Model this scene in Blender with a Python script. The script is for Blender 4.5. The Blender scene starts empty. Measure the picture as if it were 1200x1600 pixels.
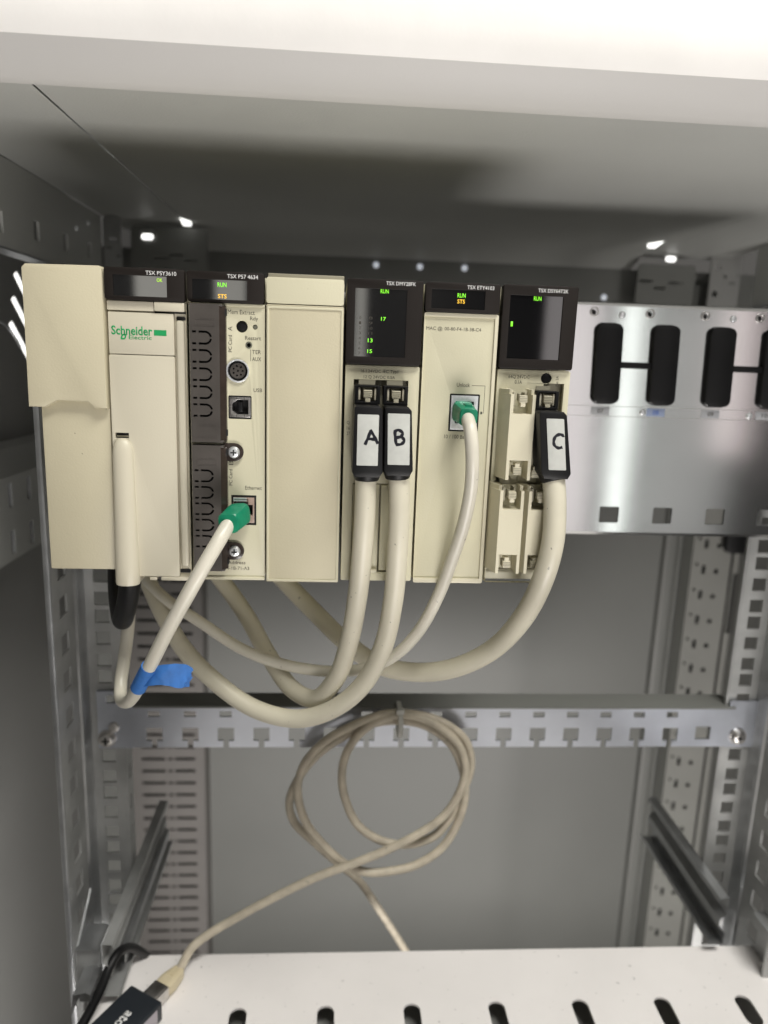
import bpy, bmesh, math, random
from mathutils import Vector, Matrix, geometry
random.seed(7)
S = 0.001                     # every length below is in millimetres
sc = bpy.context.scene
C = sc.collection

# ---------------------------------------------------------------- camera
cam_d = bpy.data.cameras.new("camera"); cam = bpy.data.objects.new("camera", cam_d); C.objects.link(cam)
AX_R = Vector((0.99743496, -0.06288219, 0.03419543))
AX_F = Vector((0.06857708, 0.97639977, -0.20479423))
AX_U = Vector((-0.0205105, 0.20661395, 0.97820754))
CP = Vector((70.489, -359.438, 112.838)) * S
cam.matrix_world = Matrix(((AX_R.x, AX_U.x, -AX_F.x, CP.x), (AX_R.y, AX_U.y, -AX_F.y, CP.y), (AX_R.z, AX_U.z, -AX_F.z, CP.z), (0, 0, 0, 1)))
cam_d.sensor_fit = 'VERTICAL'; cam_d.sensor_height = 36; cam_d.lens = 1141.75 / 1600 * 36
cam_d.clip_start = 0.01; cam_d.clip_end = 50
cam_d.dof.use_dof = True; cam_d.dof.focus_distance = 0.352; cam_d.dof.aperture_fstop = 6.0
sc.camera = cam
# ---------------------------------------------------------------- light
sc.view_settings.view_transform = 'Standard'; sc.view_settings.look = 'None'; sc.view_settings.exposure = 0.0
w = bpy.data.worlds.new("World"); sc.world = w; w.use_nodes = True
nt = w.node_tree; bg = nt.nodes['Background']
# the room round the cabinet: light upper half, darker floor, uneven round the horizon
tc = nt.nodes.new('ShaderNodeTexCoord'); mp = nt.nodes.new('ShaderNodeMapping'); mp.inputs['Scale'].default_value = (1.6, 1.6, 0.35)
nz = nt.nodes.new('ShaderNodeTexNoise'); nz.inputs['Scale'].default_value = 2.2; nz.inputs['Detail'].default_value = 1
cr = nt.nodes.new('ShaderNodeValToRGB'); cr.color_ramp.elements[0].position = .38; cr.color_ramp.elements[1].position = .62
cr.color_ramp.elements[0].color = (.03, .03, .032, 1); cr.color_ramp.elements[1].color = (.9, .86, .8, 1)
nt.links.new(tc.outputs['Generated'], mp.inputs['Vector']); nt.links.new(mp.outputs[0], nz.inputs['Vector'])
nt.links.new(nz.outputs['Fac'], cr.inputs[0]); nt.links.new(cr.outputs[0], bg.inputs['Color'])
bg.inputs['Strength'].default_value = 0.11

def lamp(name, loc, target, sx, sy, power, col):
    d = bpy.data.lights.new(name, 'AREA'); d.shape = 'RECTANGLE'; d.size = sx; d.size_y = sy; d.energy = power; d.color = col
    o = bpy.data.objects.new(name, d); C.objects.link(o); o.location = loc
    o.rotation_euler = (Vector(target) - Vector(loc)).to_track_quat('-Z', 'Y').to_euler()
    return o
lamp('ceiling_lamp', (0.55, -0.64, 1.40), (0.12, 0, -0.1), 1.0, 0.3, 30, (1.0, .98, .92))
lamp('ceiling_lamp', (1.05, -2.2, 1.35), (0.12, 0, -0.1), 0.5, 0.3, 6.5, (1.0, .95, .92))
lamp('floor_bounce_fill', (0.32, -0.85, -0.80), (0.10, 0, 0.15), 0.62, 0.52, 18, (1.0, .96, .925))  # added fill from below, standing in for light off the room floor
lamp('reflection_strip', (-0.72, -3.0, 0.35), (0.0, 0, 0.1), 0.17, 0.8, .65, (1.0, .97, .88))  # unseen strips added only to be reflected in the display windows
lamp('reflection_strip', (-0.40, -3.0, 0.35), (0.0, 0, 0.1), 0.13, 0.8, .45, (1.0, .97, .88))
lamp('reflection_strip', (0.17, -3.0, 0.35), (0.0, 0, 0.1), 0.05, 0.6, .12, (1.0, .97, .88))
lamp('reflection_strip', (1.85, -3.0, -0.15), (0.2, 0, 0.1), 0.36, 1.3, .55, (1.0, 1.0, .96))  # unseen strips added for the upright reflections in the rack
lamp('reflection_strip', (1.17, -3.0, -0.15), (0.2, 0, 0.1), 0.32, 1.3, 1.35, (1.0, .93, .92))
lamp('reflection_strip', (1.50, -3.0, -0.15), (0.2, 0, 0.1), 0.07, 1.3, 1.0, (.95, 1.0, .95))
lamp('reflection_strip', (2.05, -3.0, 0.1), (0.2, 0, 0.1), 0.12, 0.8, .3, (1.0, .85, .84))
# ---------------------------------------------------------------- materials
def mat(name, col, rough=.5, metal=0, var=.06, vscale=40, bump=.0, bscale=900, spec=.5, ior=None, emit=None, es=1, specks=0, coat=0, stretch=None, warp=0):
    m = bpy.data.materials.new(name); m.use_nodes = True; n = m.node_tree; b = n.nodes['Principled BSDF']; L = n.links.new
    b.inputs['Base Color'].default_value = (*col, 1); b.inputs['Roughness'].default_value = rough; b.inputs['Metallic'].default_value = metal
    b.inputs['Specular IOR Level'].default_value = spec
    if ior: b.inputs['IOR'].default_value = ior
    if coat: b.inputs['Coat Weight'].default_value = coat; b.inputs['Coat Roughness'].default_value = .03
    t = n.nodes.new('ShaderNodeTexCoord'); mpn = n.nodes.new('ShaderNodeMapping'); L(t.outputs['Object'], mpn.inputs['Vector'])
    if stretch: mpn.inputs['Scale'].default_value = stretch
    if var:
        z = n.nodes.new('ShaderNodeTexNoise'); z.inputs['Scale'].default_value = vscale; z.inputs['Detail'].default_value = 5
        L(mpn.outputs[0], z.inputs['Vector'])
        r = n.nodes.new('ShaderNodeValToRGB'); r.color_ramp.elements[0].position = .3; r.color_ramp.elements[1].position = .7
        r.color_ramp.elements[0].color = (*[c * (1 - var) for c in col], 1); r.color_ramp.elements[1].color = (*[min(1, c * (1 + var)) for c in col], 1)
        L(z.outputs['Fac'], r.inputs[0]); out = r.outputs[0]
        if specks:
            v = n.nodes.new('ShaderNodeTexNoise'); v.inputs['Scale'].default_value = 420; v.inputs['Detail'].default_value = 2; L(t.outputs['Object'], v.inputs['Vector'])
            r2 = n.nodes.new('ShaderNodeValToRGB'); r2.color_ramp.elements[0].position = specks; r2.color_ramp.elements[1].position = specks + .035
            r2.color_ramp.elements[0].color = (0, 0, 0, 1); r2.color_ramp.elements[1].color = (1, 1, 1, 1); L(v.outputs['Fac'], r2.inputs[0])
            mx = n.nodes.new('ShaderNodeMix'); mx.data_type = 'RGBA'; mx.inputs[6].default_value = (0, 0, 0, 1)
            L(r2.outputs[0], mx.inputs[0]); L(out, mx.inputs[6]); mx.inputs[7].default_value = (*[c * .45 for c in col], 1); out = mx.outputs[2]
        L(out, b.inputs['Base Color'])
        ra = n.nodes.new('ShaderNodeMapRange'); ra.inputs['To Min'].default_value = max(.02, rough * .85); ra.inputs['To Max'].default_value = min(1, rough * 1.2)
        L(z.outputs['Fac'], ra.inputs['Value']); L(ra.outputs[0], b.inputs['Roughness'])
    last = None
    if warp:
        z = n.nodes.new('ShaderNodeTexNoise'); z.inputs['Scale'].default_value = 14; z.inputs['Detail'].default_value = 0
        m2 = n.nodes.new('ShaderNodeMapping'); m2.inputs['Scale'].default_value = (1, 1, .12); L(t.outputs['Object'], m2.inputs['Vector']); L(m2.outputs[0], z.inputs['Vector'])
        bp = n.nodes.new('ShaderNodeBump'); bp.inputs['Strength'].default_value = 1; bp.inputs['Distance'].default_value = warp
        L(z.outputs['Fac'], bp.inputs['Height']); last = bp.outputs[0]
    if bump:
        z = n.nodes.new('ShaderNodeTexNoise'); z.inputs['Scale'].default_value = bscale; z.inputs['Detail'].default_value = 2
        L(mpn.outputs[0], z.inputs['Vector']); bp = n.nodes.new('ShaderNodeBump'); bp.inputs['Strength'].default_value = bump; bp.inputs['Distance'].default_value = .0004
        L(z.outputs['Fac'], bp.inputs['Height'])
        if last: L(last, bp.inputs['Normal'])
        last = bp.outputs[0]
    if last: L(last, b.inputs['Normal'])
    if emit: b.inputs['Emission Color'].default_value = (*emit, 1); b.inputs['Emission Strength'].default_value = es
    return m
M = dict(
 cream=mat('cream_plastic', (.58, .55, .405), .42, bump=.18, bscale=1100, var=.05, vscale=16, specks=.77),
 cream2=mat('cream_plastic_pale', (.64, .60, .46), .38, bump=.1, bscale=1400, var=.03, vscale=14),
 tan=mat('yellowed_cover_plastic', (.53, .485, .35), .42, bump=.2, bscale=1100, var=.05, vscale=13, specks=.77),
 grey_cream=mat('warm_grey_plastic', (.57, .53, .42), .4, bump=.12, bscale=1400, var=.03, vscale=12),
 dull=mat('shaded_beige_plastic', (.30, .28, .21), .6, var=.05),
 bezel=mat('brown_black_plastic', (.014, .011, .0095), .5, bump=.06, var=.08, spec=.22),
 window=mat('smoked_window', (.004, .004, .0045), .04, var=0, ior=2.25),
 black=mat('black_plastic', (.008, .008, .0085), .42, bump=.08, var=.1, spec=.25),
 hole=mat('dark_opening', (.006, .006, .006), .8, var=0),
 card=mat('dark_grey_plastic', (.062, .054, .048), .45, bump=.15, bscale=900, var=.15, vscale=90),
 cable=mat('pale_cable_jacket', (.62, .585, .47), .40, bump=.2, bscale=160, var=.09, vscale=28, specks=.735),
 cable2=mat('thin_white_cable_jacket', (.64, .61, .52), .36, bump=.15, bscale=200, var=.08, vscale=40, specks=.74),
 patch=mat('old_tan_cable_jacket', (.52, .465, .37), .45, bump=.25, bscale=350, var=.16, vscale=110, specks=.71),
 boot=mat('green_rubber', (.006, .20, .105), .35, var=.12, vscale=200, bump=.05),
 tape=mat('blue_paper_tape', (.035, .17, .52), .65, var=.10, vscale=220, bump=.5, bscale=700),
 metal=mat('galvanised_steel', (.50, .51, .52), .38, metal=.9, var=.14, vscale=60, bump=.05, bscale=250),
 metaldk=mat('dull_galvanised_steel', (.42, .425, .42), .45, metal=.55, var=.2, vscale=35, bump=.08, bscale=200),
 rack=mat('brushed_aluminium', (.70, .70, .70), .11, metal=1, var=.03, vscale=20, bump=0, warp=.0003),
 rail=mat('bright_zinc_steel', (.62, .65, .72), .3, metal=.95, var=.08, vscale=40, bump=.03, bscale=300),
 chrome=mat('bright_screw_metal', (.86, .88, .90), .3, metal=.7, var=.1, vscale=600),
 nickel=mat('socket_metal', (.62, .60, .58), .3, metal=1, var=.1, vscale=400),
 copper=mat('pink_connector_plastic', (.34, .25, .205), .4, var=.1, vscale=300),
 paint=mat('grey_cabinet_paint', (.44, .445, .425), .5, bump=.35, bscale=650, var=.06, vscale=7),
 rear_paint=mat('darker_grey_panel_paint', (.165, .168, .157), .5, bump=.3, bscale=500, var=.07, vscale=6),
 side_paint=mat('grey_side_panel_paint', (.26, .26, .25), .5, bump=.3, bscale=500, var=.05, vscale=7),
 lip_lit=mat('lit_roof_lip_paint', (.84, .825, .80), .5, bump=.15, bscale=350, var=.03, vscale=30),  # upright face of the roof lip, strong light put into the colour
 lip_shade=mat('shaded_roof_lip_paint', (.50, .49, .475), .5, bump=.1, bscale=650, var=.02, vscale=8),  # same roof lip, chamfer toned darker for its shade
 white=mat('white_shelf_paint', (.83, .80, .785), .42, bump=.25, bscale=600, var=.04, vscale=14, specks=.728),
 profile=mat('light_grey_profile', (.24, .24, .222), .5, var=.05, vscale=20),
 duct=mat('pinkish_grey_duct', (.165, .155, .146), .6, var=.06, vscale=30),
 tag=mat('grey_slot_tag', (.40, .41, .43), .5, var=0),
 sticker=mat('grey_paper_label', (.50, .51, .48), .55, var=.05, vscale=250),
 ink=mat('print_ink', (.07, .065, .05), .6, var=0),
 marker=mat('black_marker_ink', (.012, .012, .018), .3, var=0),
 white_ink=mat('white_print', (.75, .75, .74), .5, var=0),
 green_ink=mat('green_print', (.01, .30, .09), .5, var=0),
 blue_ink=mat('blue_print', (.08, .16, .50), .5, var=0),
 led_g=mat('green_indicator', (.05, .3, .02), .5, var=0, emit=(.30, 1, .03), es=1.05),
 led_y=mat('yellow_green_indicator', (.1, .3, .02), .5, var=0, emit=(.55, .95, .02), es=.9),
 led_a=mat('amber_indicator', (.3, .2, .02), .5, var=0, emit=(1, .55, .04), es=1.2),
 unlit=mat('unlit_digit_print', (.045, .04, .032), .5, var=0),
 grey_led=mat('unlit_indicator', (.14, .14, .11), .3, var=0),
 dongle=mat('blue_black_shell', (.020, .024, .03), .42, bump=.1, var=.1),
 side=mat('dongle_side_metal', (.45, .42, .46), .35, metal=.5, var=.05),
 ivory=mat('ivory_boot', (.62, .54, .37), .4, var=.05),
 clear=mat('brown_smoked_plug', (.035, .026, .022), .2, var=.2, vscale=200),
 nylon=mat('nylon_tie', (.50, .50, .46), .35, var=.04),
 blue_tag=mat('pale_blue_tag', (.30, .36, .52), .5, var=0),
 rivet_light=mat('glowing_rivet', (.8, .82, .85), .4, var=0, emit=(.85, .9, 1), es=.45),  # brightness of the rear dots put in as glow
 lightm=mat('outside_glow', (.9, .9, .9), .5, var=0, emit=(1, .99, .95), es=2.2),  # glow standing in for room light outside the cabinet, no lamp part
)

# ---------------------------------------------------------------- helpers
def mesh_obj(name, bm, m, parent=None, smooth=35, recalc=True):
    if recalc: bmesh.ops.recalc_face_normals(bm, faces=bm.faces[:])
    me = bpy.data.meshes.new(name)
    for v in bm.verts: v.co *= S
    bm.to_mesh(me); bm.free()
    if m: me.materials.append(M[m] if isinstance(m, str) else m)
    if smooth:
        for p in me.polygons: p.use_smooth = True
        me.set_sharp_from_angle(angle=math.radians(smooth))
    o = bpy.data.objects.new(name, me); C.objects.link(o)
    if parent: o.parent = parent; o.matrix_parent_inverse = pinv(parent)
    return o
def pinv(p):
    mtx = Matrix.Identity(4); q = p; chain = []
    while q: chain.append(q); q = q.parent
    for q in reversed(chain): mtx = mtx @ q.matrix_parent_inverse @ q.matrix_basis
    return mtx.inverted()
def empty(name, loc, label, cat, group=None):
    o = bpy.data.objects.new(name, None); o.empty_display_size = .01; C.objects.link(o); o.location = Vector(loc) * S
    return tag(o, label, cat, group)
def tag(o, label=None, cat=None, group=None, kind=None):
    if label: o['label'] = label
    if cat: o['category'] = cat
    if group: o['group'] = group
    if kind: o['kind'] = kind
    return o
def addbox(bm, x0, x1, y0, y1, z0, z1, bev=0, seg=2):
    vs = [bm.verts.new((x, y, z)) for x in (x0, x1) for y in (y0, y1) for z in (z0, z1)]
    fs = [(0, 1, 3, 2), (4, 6, 7, 5), (0, 4, 5, 1), (2, 3, 7, 6), (0, 2, 6, 4), (1, 5, 7, 3)]
    faces = [bm.faces.new([vs[i] for i in f]) for f in fs]
    if bev:
        ed = list({e for f in faces for e in f.edges})
        bmesh.ops.bevel(bm, geom=ed, offset=bev, offset_type='OFFSET', segments=seg, profile=.5, affect='EDGES', clamp_overlap=True)
    return bm
def box(name, x0, x1, y0, y1, z0, z1, m, parent=None, bev=0, seg=2):
    return mesh_obj(name, addbox(bmesh.new(), x0, x1, y0, y1, z0, z1, bev, seg), m, parent)
def rr(x0, x1, z0, z1, r, n=5):                              # rounded rectangle outline
    r = min(r, (x1 - x0) / 2 - 1e-4, (z1 - z0) / 2 - 1e-4); p = []
    for cx, cz, a in ((x1 - r, z1 - r, 0), (x0 + r, z1 - r, 90), (x0 + r, z0 + r, 180), (x1 - r, z0 + r, 270)):
        for i in range(n + 1):
            t = math.radians(a + 90 * i / n); p.append((cx + r * math.cos(t), cz + r * math.sin(t)))
    return p
def rect(x0, x1, z0, z1): return [(x0, z0), (x1, z0), (x1, z1), (x0, z1)]
def circ(cx, cz, r, n=20): return [(cx + r * math.cos(2 * math.pi * i / n), cz + r * math.sin(2 * math.pi * i / n)) for i in range(n)]
def area(p): return abs(sum(p[i][0] * p[(i + 1) % len(p)][1] - p[(i + 1) % len(p)][0] * p[i][1] for i in range(len(p)))) / 2
def addplate(bm, outer, holes, d0, d1, plane='XZ', bev=0):
    loops = [outer] + list(holes); flat = [q for l in loops for q in l]
    tris = geometry.tessellate_polygon([[Vector((a, b, 0)) for a, b in l] for l in loops])
    ta = sum(abs((Vector(flat[b]) - Vector(flat[a])).cross(Vector(flat[c]) - Vector(flat[a]))) / 2 for a, b, c in tris)
    want = area(outer) - sum(area(h) for h in holes)
    if abs(ta - want) > .01 * want + .05: print('PLATE MISMATCH', ta, want, outer[:2])
    def P(a, b, d): return {'XZ': (a, d, b), 'YZ': (d, a, b), 'XY': (a, b, d)}[plane]
    v0 = [bm.verts.new(P(a, b, d0)) for a, b in flat]; v1 = [bm.verts.new(P(a, b, d1)) for a, b in flat]
    front = []
    for t in tris:
        try: front.append(bm.faces.new([v0[i] for i in t])); bm.faces.new([v1[i] for i in reversed(t)])
        except ValueError: pass
    s = 0; rim = []
    for l in loops:
        n = len(l)
        for i in range(n):
            a, b = s + i, s + (i + 1) % n
            f = bm.faces.new([v0[a], v0[b], v1[b], v1[a]])
            rim.append((v0[a], v0[b]))
        s += n
    if bev:
        es = []
        for a, b in rim:
            e = bm.edges.get((a, b))
            if e: es.append(e)
        bmesh.ops.recalc_face_normals(bm, faces=bm.faces[:])
        bmesh.ops.bevel(bm, geom=es, offset=bev, offset_type='OFFSET', segments=2, profile=.5, affect='EDGES', clamp_overlap=True)
    return bm
def plate(name, outer, holes, d0, d1, m, parent=None, plane='XZ', bev=0, smooth=35):
    return mesh_obj(name, addplate(bmesh.new(), outer, holes, d0, d1, plane, bev), m, parent, smooth)
def addgrid(bm, a0, a1, b0, b1, rects, d0, d1, plane='XZ'):   # sheet with rectangular openings, cut along a grid
    A = sorted({round(v, 3) for v in [a0, a1] + [r[0] for r in rects] + [r[1] for r in rects] if a0 <= v <= a1})
    B = sorted({round(v, 3) for v in [b0, b1] + [r[2] for r in rects] + [r[3] for r in rects] if b0 <= v <= b1})
    def P(a, b, d): return {'XZ': (a, d, b), 'YZ': (d, a, b), 'XY': (a, b, d)}[plane]
    cache = {}
    def V(i, j, k):
        if (i, j, k) not in cache: cache[(i, j, k)] = bm.verts.new(P(A[i], B[j], (d0, d1)[k]))
        return cache[(i, j, k)]
    def solid(i, j):
        if not (0 <= i < len(A) - 1 and 0 <= j < len(B) - 1): return False
        ca, cb = (A[i] + A[i + 1]) / 2, (B[j] + B[j + 1]) / 2
        return not any(r[0] < ca < r[1] and r[2] < cb < r[3] for r in rects)
    for i in range(len(A) - 1):
        for j in range(len(B) - 1):
            if not solid(i, j): continue
            bm.faces.new([V(i, j, 0), V(i + 1, j, 0), V(i + 1, j + 1, 0), V(i, j + 1, 0)])
            bm.faces.new([V(i, j, 1), V(i, j + 1, 1), V(i + 1, j + 1, 1), V(i + 1, j, 1)])
            for di, dj, p, q in ((-1, 0, (i, j), (i, j + 1)), (1, 0, (i + 1, j), (i + 1, j + 1)), (0, -1, (i, j), (i + 1, j)), (0, 1, (i, j + 1), (i + 1, j + 1))):
                if not solid(i + di, j + dj): bm.faces.new([V(*p, 0), V(*q, 0), V(*q, 1), V(*p, 1)])
    return bm
def gridsheet(name, a0, a1, b0, b1, rects, d0, d1, m, parent=None, plane='XZ'):
    return mesh_obj(name, addgrid(bmesh.new(), a0, a1, b0, b1, rects, d0, d1, plane), m, parent, smooth=0)
def profile(name, pts, x0, x1, m, parent=None, axis='X', closed=False, smooth=40):   # sweep a (y,z) or (x,y) or (x,z) chain
    bm = bmesh.new()
    def P(a, b, t): return {'X': (t, a, b), 'Z': (a, b, t), 'Y': (a, t, b)}[axis]
    r0 = [bm.verts.new(P(a, b, x0)) for a, b in pts]; r1 = [bm.verts.new(P(a, b, x1)) for a, b in pts]
    n = len(pts)
    for i in range(n if closed else n - 1): bm.faces.new([r0[i], r0[(i + 1) % n], r1[(i + 1) % n], r1[i]])
    if closed: bm.faces.new(r0); bm.faces.new(list(reversed(r1)))
    return mesh_obj(name, bm, m, parent, smooth)
def addcyl(bm, c, axis, r0, r1, h, n=24, bev=0):              # from c along axis
    ax = Vector(axis).normalized(); q = Vector((0, 0, 1)).rotation_difference(ax).to_matrix(); c = Vector(c)
    rings = [(0, r0), (h, r1)]
    if bev: rings = [(0, r0), (h - bev, r1), (h - bev * .3, r1 - bev * .35), (h, r1 - bev)]
    vs = [[bm.verts.new(c + q @ Vector((r * math.cos(2 * math.pi * i / n), r * math.sin(2 * math.pi * i / n), t))) for i in range(n)] for t, r in rings]
    for a, b in zip(vs, vs[1:]):
        for i in range(n): bm.faces.new([a[i], a[(i + 1) % n], b[(i + 1) % n], b[i]])
    bm.faces.new(list(reversed(vs[0]))); bm.faces.new(vs[-1])
    return bm
def cyl(name, c, axis, r0, r1, h, m, parent=None, n=24, bev=0): return mesh_obj(name, addcyl(bmesh.new(), c, axis, r0, r1, h, n, bev), m, parent)
def ring(name, cx, cz, ro, ri, y0, y1, m, parent=None, n=32, bev=0): return plate(name, circ(cx, cz, ro, n), [circ(cx, cz, ri, n)], y0, y1, m, parent, bev=bev)
def smooth_path(pts, k=10):
    P = [Vector(p[:3]) for p in pts]; P = [P[0] * 2 - P[1]] + P + [P[-1] * 2 - P[-2]]; out = []
    for i in range(1, len(P) - 2):
        p0, p1, p2, p3 = P[i - 1:i + 3]
        d0 = max((p1 - p0).length, 1e-3) ** .5; d1 = max((p2 - p1).length, 1e-3) ** .5; d2 = max((p3 - p2).length, 1e-3) ** .5
        t1 = (p2 - p1) / 1 ; m1 = d1 * ((p1 - p0) / d0 - (p2 - p0) / (d0 + d1) + (p2 - p1) / d1); m2 = d1 * ((p2 - p1) / d1 - (p3 - p1) / (d1 + d2) + (p3 - p2) / d2)
        for j in range(k):
            t = j / k; t2 = t * t; t3 = t2 * t
            out.append((2 * t3 - 3 * t2 + 1) * p1 + (t3 - 2 * t2 + t) * m1 + (-2 * t3 + 3 * t2) * p2 + (t3 - t2) * m2)
    out.append(P[-2]); return out
def addtube(bm, pts, r, n=16, k=10, wob=0, raw=False):
    P = [Vector(p) for p in pts] if raw else smooth_path(pts, k)
    T = [(P[min(i + 1, len(P) - 1)] - P[max(i - 1, 0)]).normalized() for i in range(len(P))]
    u = T[0].orthogonal().normalized(); rings = []
    for i, (p, t) in enumerate(zip(P, T)):
        u = (u - t * u.dot(t)).normalized(); v = t.cross(u)
        rad = r(i / (len(P) - 1)) if callable(r) else r
        rad *= 1 + wob * math.sin(i * 1.7) * math.sin(i * .31)
        rings.append([bm.verts.new(p + (u * math.cos(2 * math.pi * a / n) + v * math.sin(2 * math.pi * a / n)) * rad) for a in range(n)])
    for a, b in zip(rings, rings[1:]):
        for i in range(n): bm.faces.new([a[i], a[(i + 1) % n], b[(i + 1) % n], b[i]])
    bm.faces.new(list(reversed(rings[0]))); bm.faces.new(rings[-1])
    return bm
def tube(name, pts, r, m, parent=None, n=18, k=10, wob=0, raw=False): return mesh_obj(name, addtube(bmesh.new(), pts, r, n, k, wob, raw), m, parent, smooth=60)
_tx = {}
def text(s, x0, x1, z0, z1, y, m, parent, name='lettering', rot=0, plane=None, th=.05, weight=0):
    """lettering fitted to the box x0..x1, z0..z1 on the front (-Y) side; rot=90 reads upwards"""
    cu = bpy.data.curves.new('t', 'FONT'); cu.body = s; cu.align_x = 'LEFT'; cu.size = 1; cu.offset = weight; cu.resolution_u = 3
    ob = bpy.data.objects.new('t', cu); C.objects.link(ob); dg = bpy.context.evaluated_depsgraph_get()
    me = bpy.data.meshes.new_from_object(ob.evaluated_get(dg)); bpy.data.objects.remove(ob); bpy.data.curves.remove(cu)
    xs = [v.co.x for v in me.vertices]; ys = [v.co.y for v in me.vertices]
    ax, bx, ay, by = min(xs), max(xs), min(ys), max(ys)
    bm = bmesh.new(); bm.from_mesh(me); bpy.data.meshes.remove(me)
    ext = bmesh.ops.extrude_face_region(bm, geom=bm.faces[:])
    top = {v for v in ext['geom'] if isinstance(v, bmesh.types.BMVert)}
    for v in bm.verts:
        a = (v.co.x - ax) / (bx - ax); b = (v.co.y - ay) / (by - ay); d = y if v in top else y - th
        if rot == 90: px, pz = x0 + (1 - b) * (x1 - x0), z0 + a * (z1 - z0)
        else: px, pz = x0 + a * (x1 - x0), z0 + b * (z1 - z0)
        v.co = plane(px, pz, d) if plane else Vector((px, d, pz))
    return mesh_obj(name, bm, m, parent, smooth=0)
def copy_tree(o, parent=None):
    c = o.copy(); C.objects.link(c)
    if parent: c.parent = parent
    for ch in [x for x in C.objects if x.parent == o]: copy_tree(ch, c)
    return c
def strokes(name, lines, w_, y, m, parent, xf=lambda a, b: (a, b)):          # flat pen strokes
    bm = bmesh.new()
    for ln in lines:
        P = smooth_path([(a, 0, b) for a, b in ln], 6)
        L_ = [];
        for i, p in enumerate(P):
            t = (P[min(i + 1, len(P) - 1)] - P[max(i - 1, 0)]).normalized(); nn = Vector((-t.z, 0, t.x)) * w_ / 2 * (1 + .15 * math.sin(i * .9))
            L_.append((p + nn, p - nn))
        vs = []
        for a, b in L_:
            a = xf(a.x, a.z); b = xf(b.x, b.z); vs.append((bm.verts.new((a[0], y, a[1])), bm.verts.new((b[0], y, b[1]))))
        for p, q in zip(vs, vs[1:]): bm.faces.new([p[0], p[1], q[1], q[0]])
        y -= .004
    return mesh_obj(name, bm, m, parent, smooth=0)

# ================================================================ the cabinet
def st(o): o['kind'] = 'structure'; return o
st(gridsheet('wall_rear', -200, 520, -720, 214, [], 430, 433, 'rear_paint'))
ce = profile('ceiling', [(4, 226), (395, 226), (428, 214)], -65.2, 376.6, 'paint'); st(ce)
st(profile('ceiling', [(4, 226.6), (425, 226.6)], -136, -67.0, 'paint')); st(profile('ceiling', [(4, 226.6), (425, 226.6)], 378.4, 470, 'paint'))
# front nose of the roof: chamfer, rounded edge, upright face
nose = [(4, 226), (2.5, 226.3), (0, 227.6), (-4, 231), (-8, 235.5), (-11.5, 240.5), (-14.2, 246), (-15.9, 252), (-16.8, 259), (-17, 267), (-17, 300), (4, 300)]
st(profile('ceiling', nose[:6], -260, 560, 'lip_shade', smooth=60)); rf = profile('roof_edge', nose[5:], -260, 560, 'lip_lit', smooth=60); tag(rf, 'pale rounded front edge of the cabinet roof above the modules', 'cabinet edge')
st(gridsheet('roof_top', -200, 520, 0, 433, [], 298, 300, 'paint', plane='XY'))
# side walls; the left one has slanted vents
vents = []
for k in range(3):
    y0, z0 = 297 - 8 * k, 171 - 20.5 * k
    vents.append([(y0, z0), (y0 + 7, z0 + 4.5), (y0 + 52, z0 - 34), (y0 + 47, z0 - 40)])
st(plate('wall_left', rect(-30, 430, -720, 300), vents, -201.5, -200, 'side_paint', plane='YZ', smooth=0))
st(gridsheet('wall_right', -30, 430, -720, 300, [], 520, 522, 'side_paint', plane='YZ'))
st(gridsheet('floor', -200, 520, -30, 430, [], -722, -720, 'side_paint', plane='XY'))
lg = box('vent_glow_panel', -262, -255, 300, 640, 60, 240, 'lightm', bev=1); tag(lg, 'added glowing white panel standing for room light behind the slanted vents at the left', 'glow panel')  # panel added to make the vents bright; no lamp stands there

# upper depth rails
def upper_rail(x, sgn, label):
    r = empty('frame_rail', (x, 200, 172), label, 'rail')
    holes = [(yc - 5, yc + 5, zc - 6.5, zc + 6.5) for yc, zc in ((126, 187), (183, 190.5), (238, 191), (293, 193))]
    x0, x1 = (x - 2, x) if sgn < 0 else (x, x + 2)
    gridsheet('side_face', 40, 325, 173, 225.8, holes, x0, x1, 'paint', r, 'YZ')
    gridsheet('bottom_flange', min(x, x + sgn * 14), max(x, x + sgn * 14), 40, 325, [], 171.5, 173, 'metal', r, 'XY')
    for yc, zc in ((291, 214), (262, 205)): cyl('rivet', (x, yc, zc), (-sgn, 0, 0), 2.2, 1.6, 1.2, 'chrome', r, 12)
    return r
upper_rail(-136, -1, 'dark grey frame rail with small square holes above the left cover')
upper_rail(455, 1, 'dark grey frame rail under the roof at the far right')
# lower left depth rail
r = empty('frame_rail', (-170, 200, -45), 'grey punched frame rail crossing behind the left post at mid height', 'rail')
hl = [(yc - 3.5, yc + 3.5, zc - 9, zc + 9) for yc in (192, 226) for zc in (4, -32)] + [(yc - 3.5, yc + 3.5, zc - 9, zc + 9) for yc in (260, 294, 328) for zc in (4, -32)]
gridsheet('side_face', 40, 428, -45, 18, hl, -172, -170, 'paint', r, 'YZ')
profile('sloped_top', [(-170, 18), (-184, 35), (-198, 37)], 40, 428, 'paint', r, axis='Y')
gridsheet('bottom_flange', -198, -172, 40, 428, [], -47, -45, 'paint', r, 'XY')
for yc in (192, 226):
    for zc in (4, -32): box('hole_tongue', -175.5, -170.4, yc + 2.6, yc + 3.4, zc - 9, zc + 9, 'chrome', r)

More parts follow.
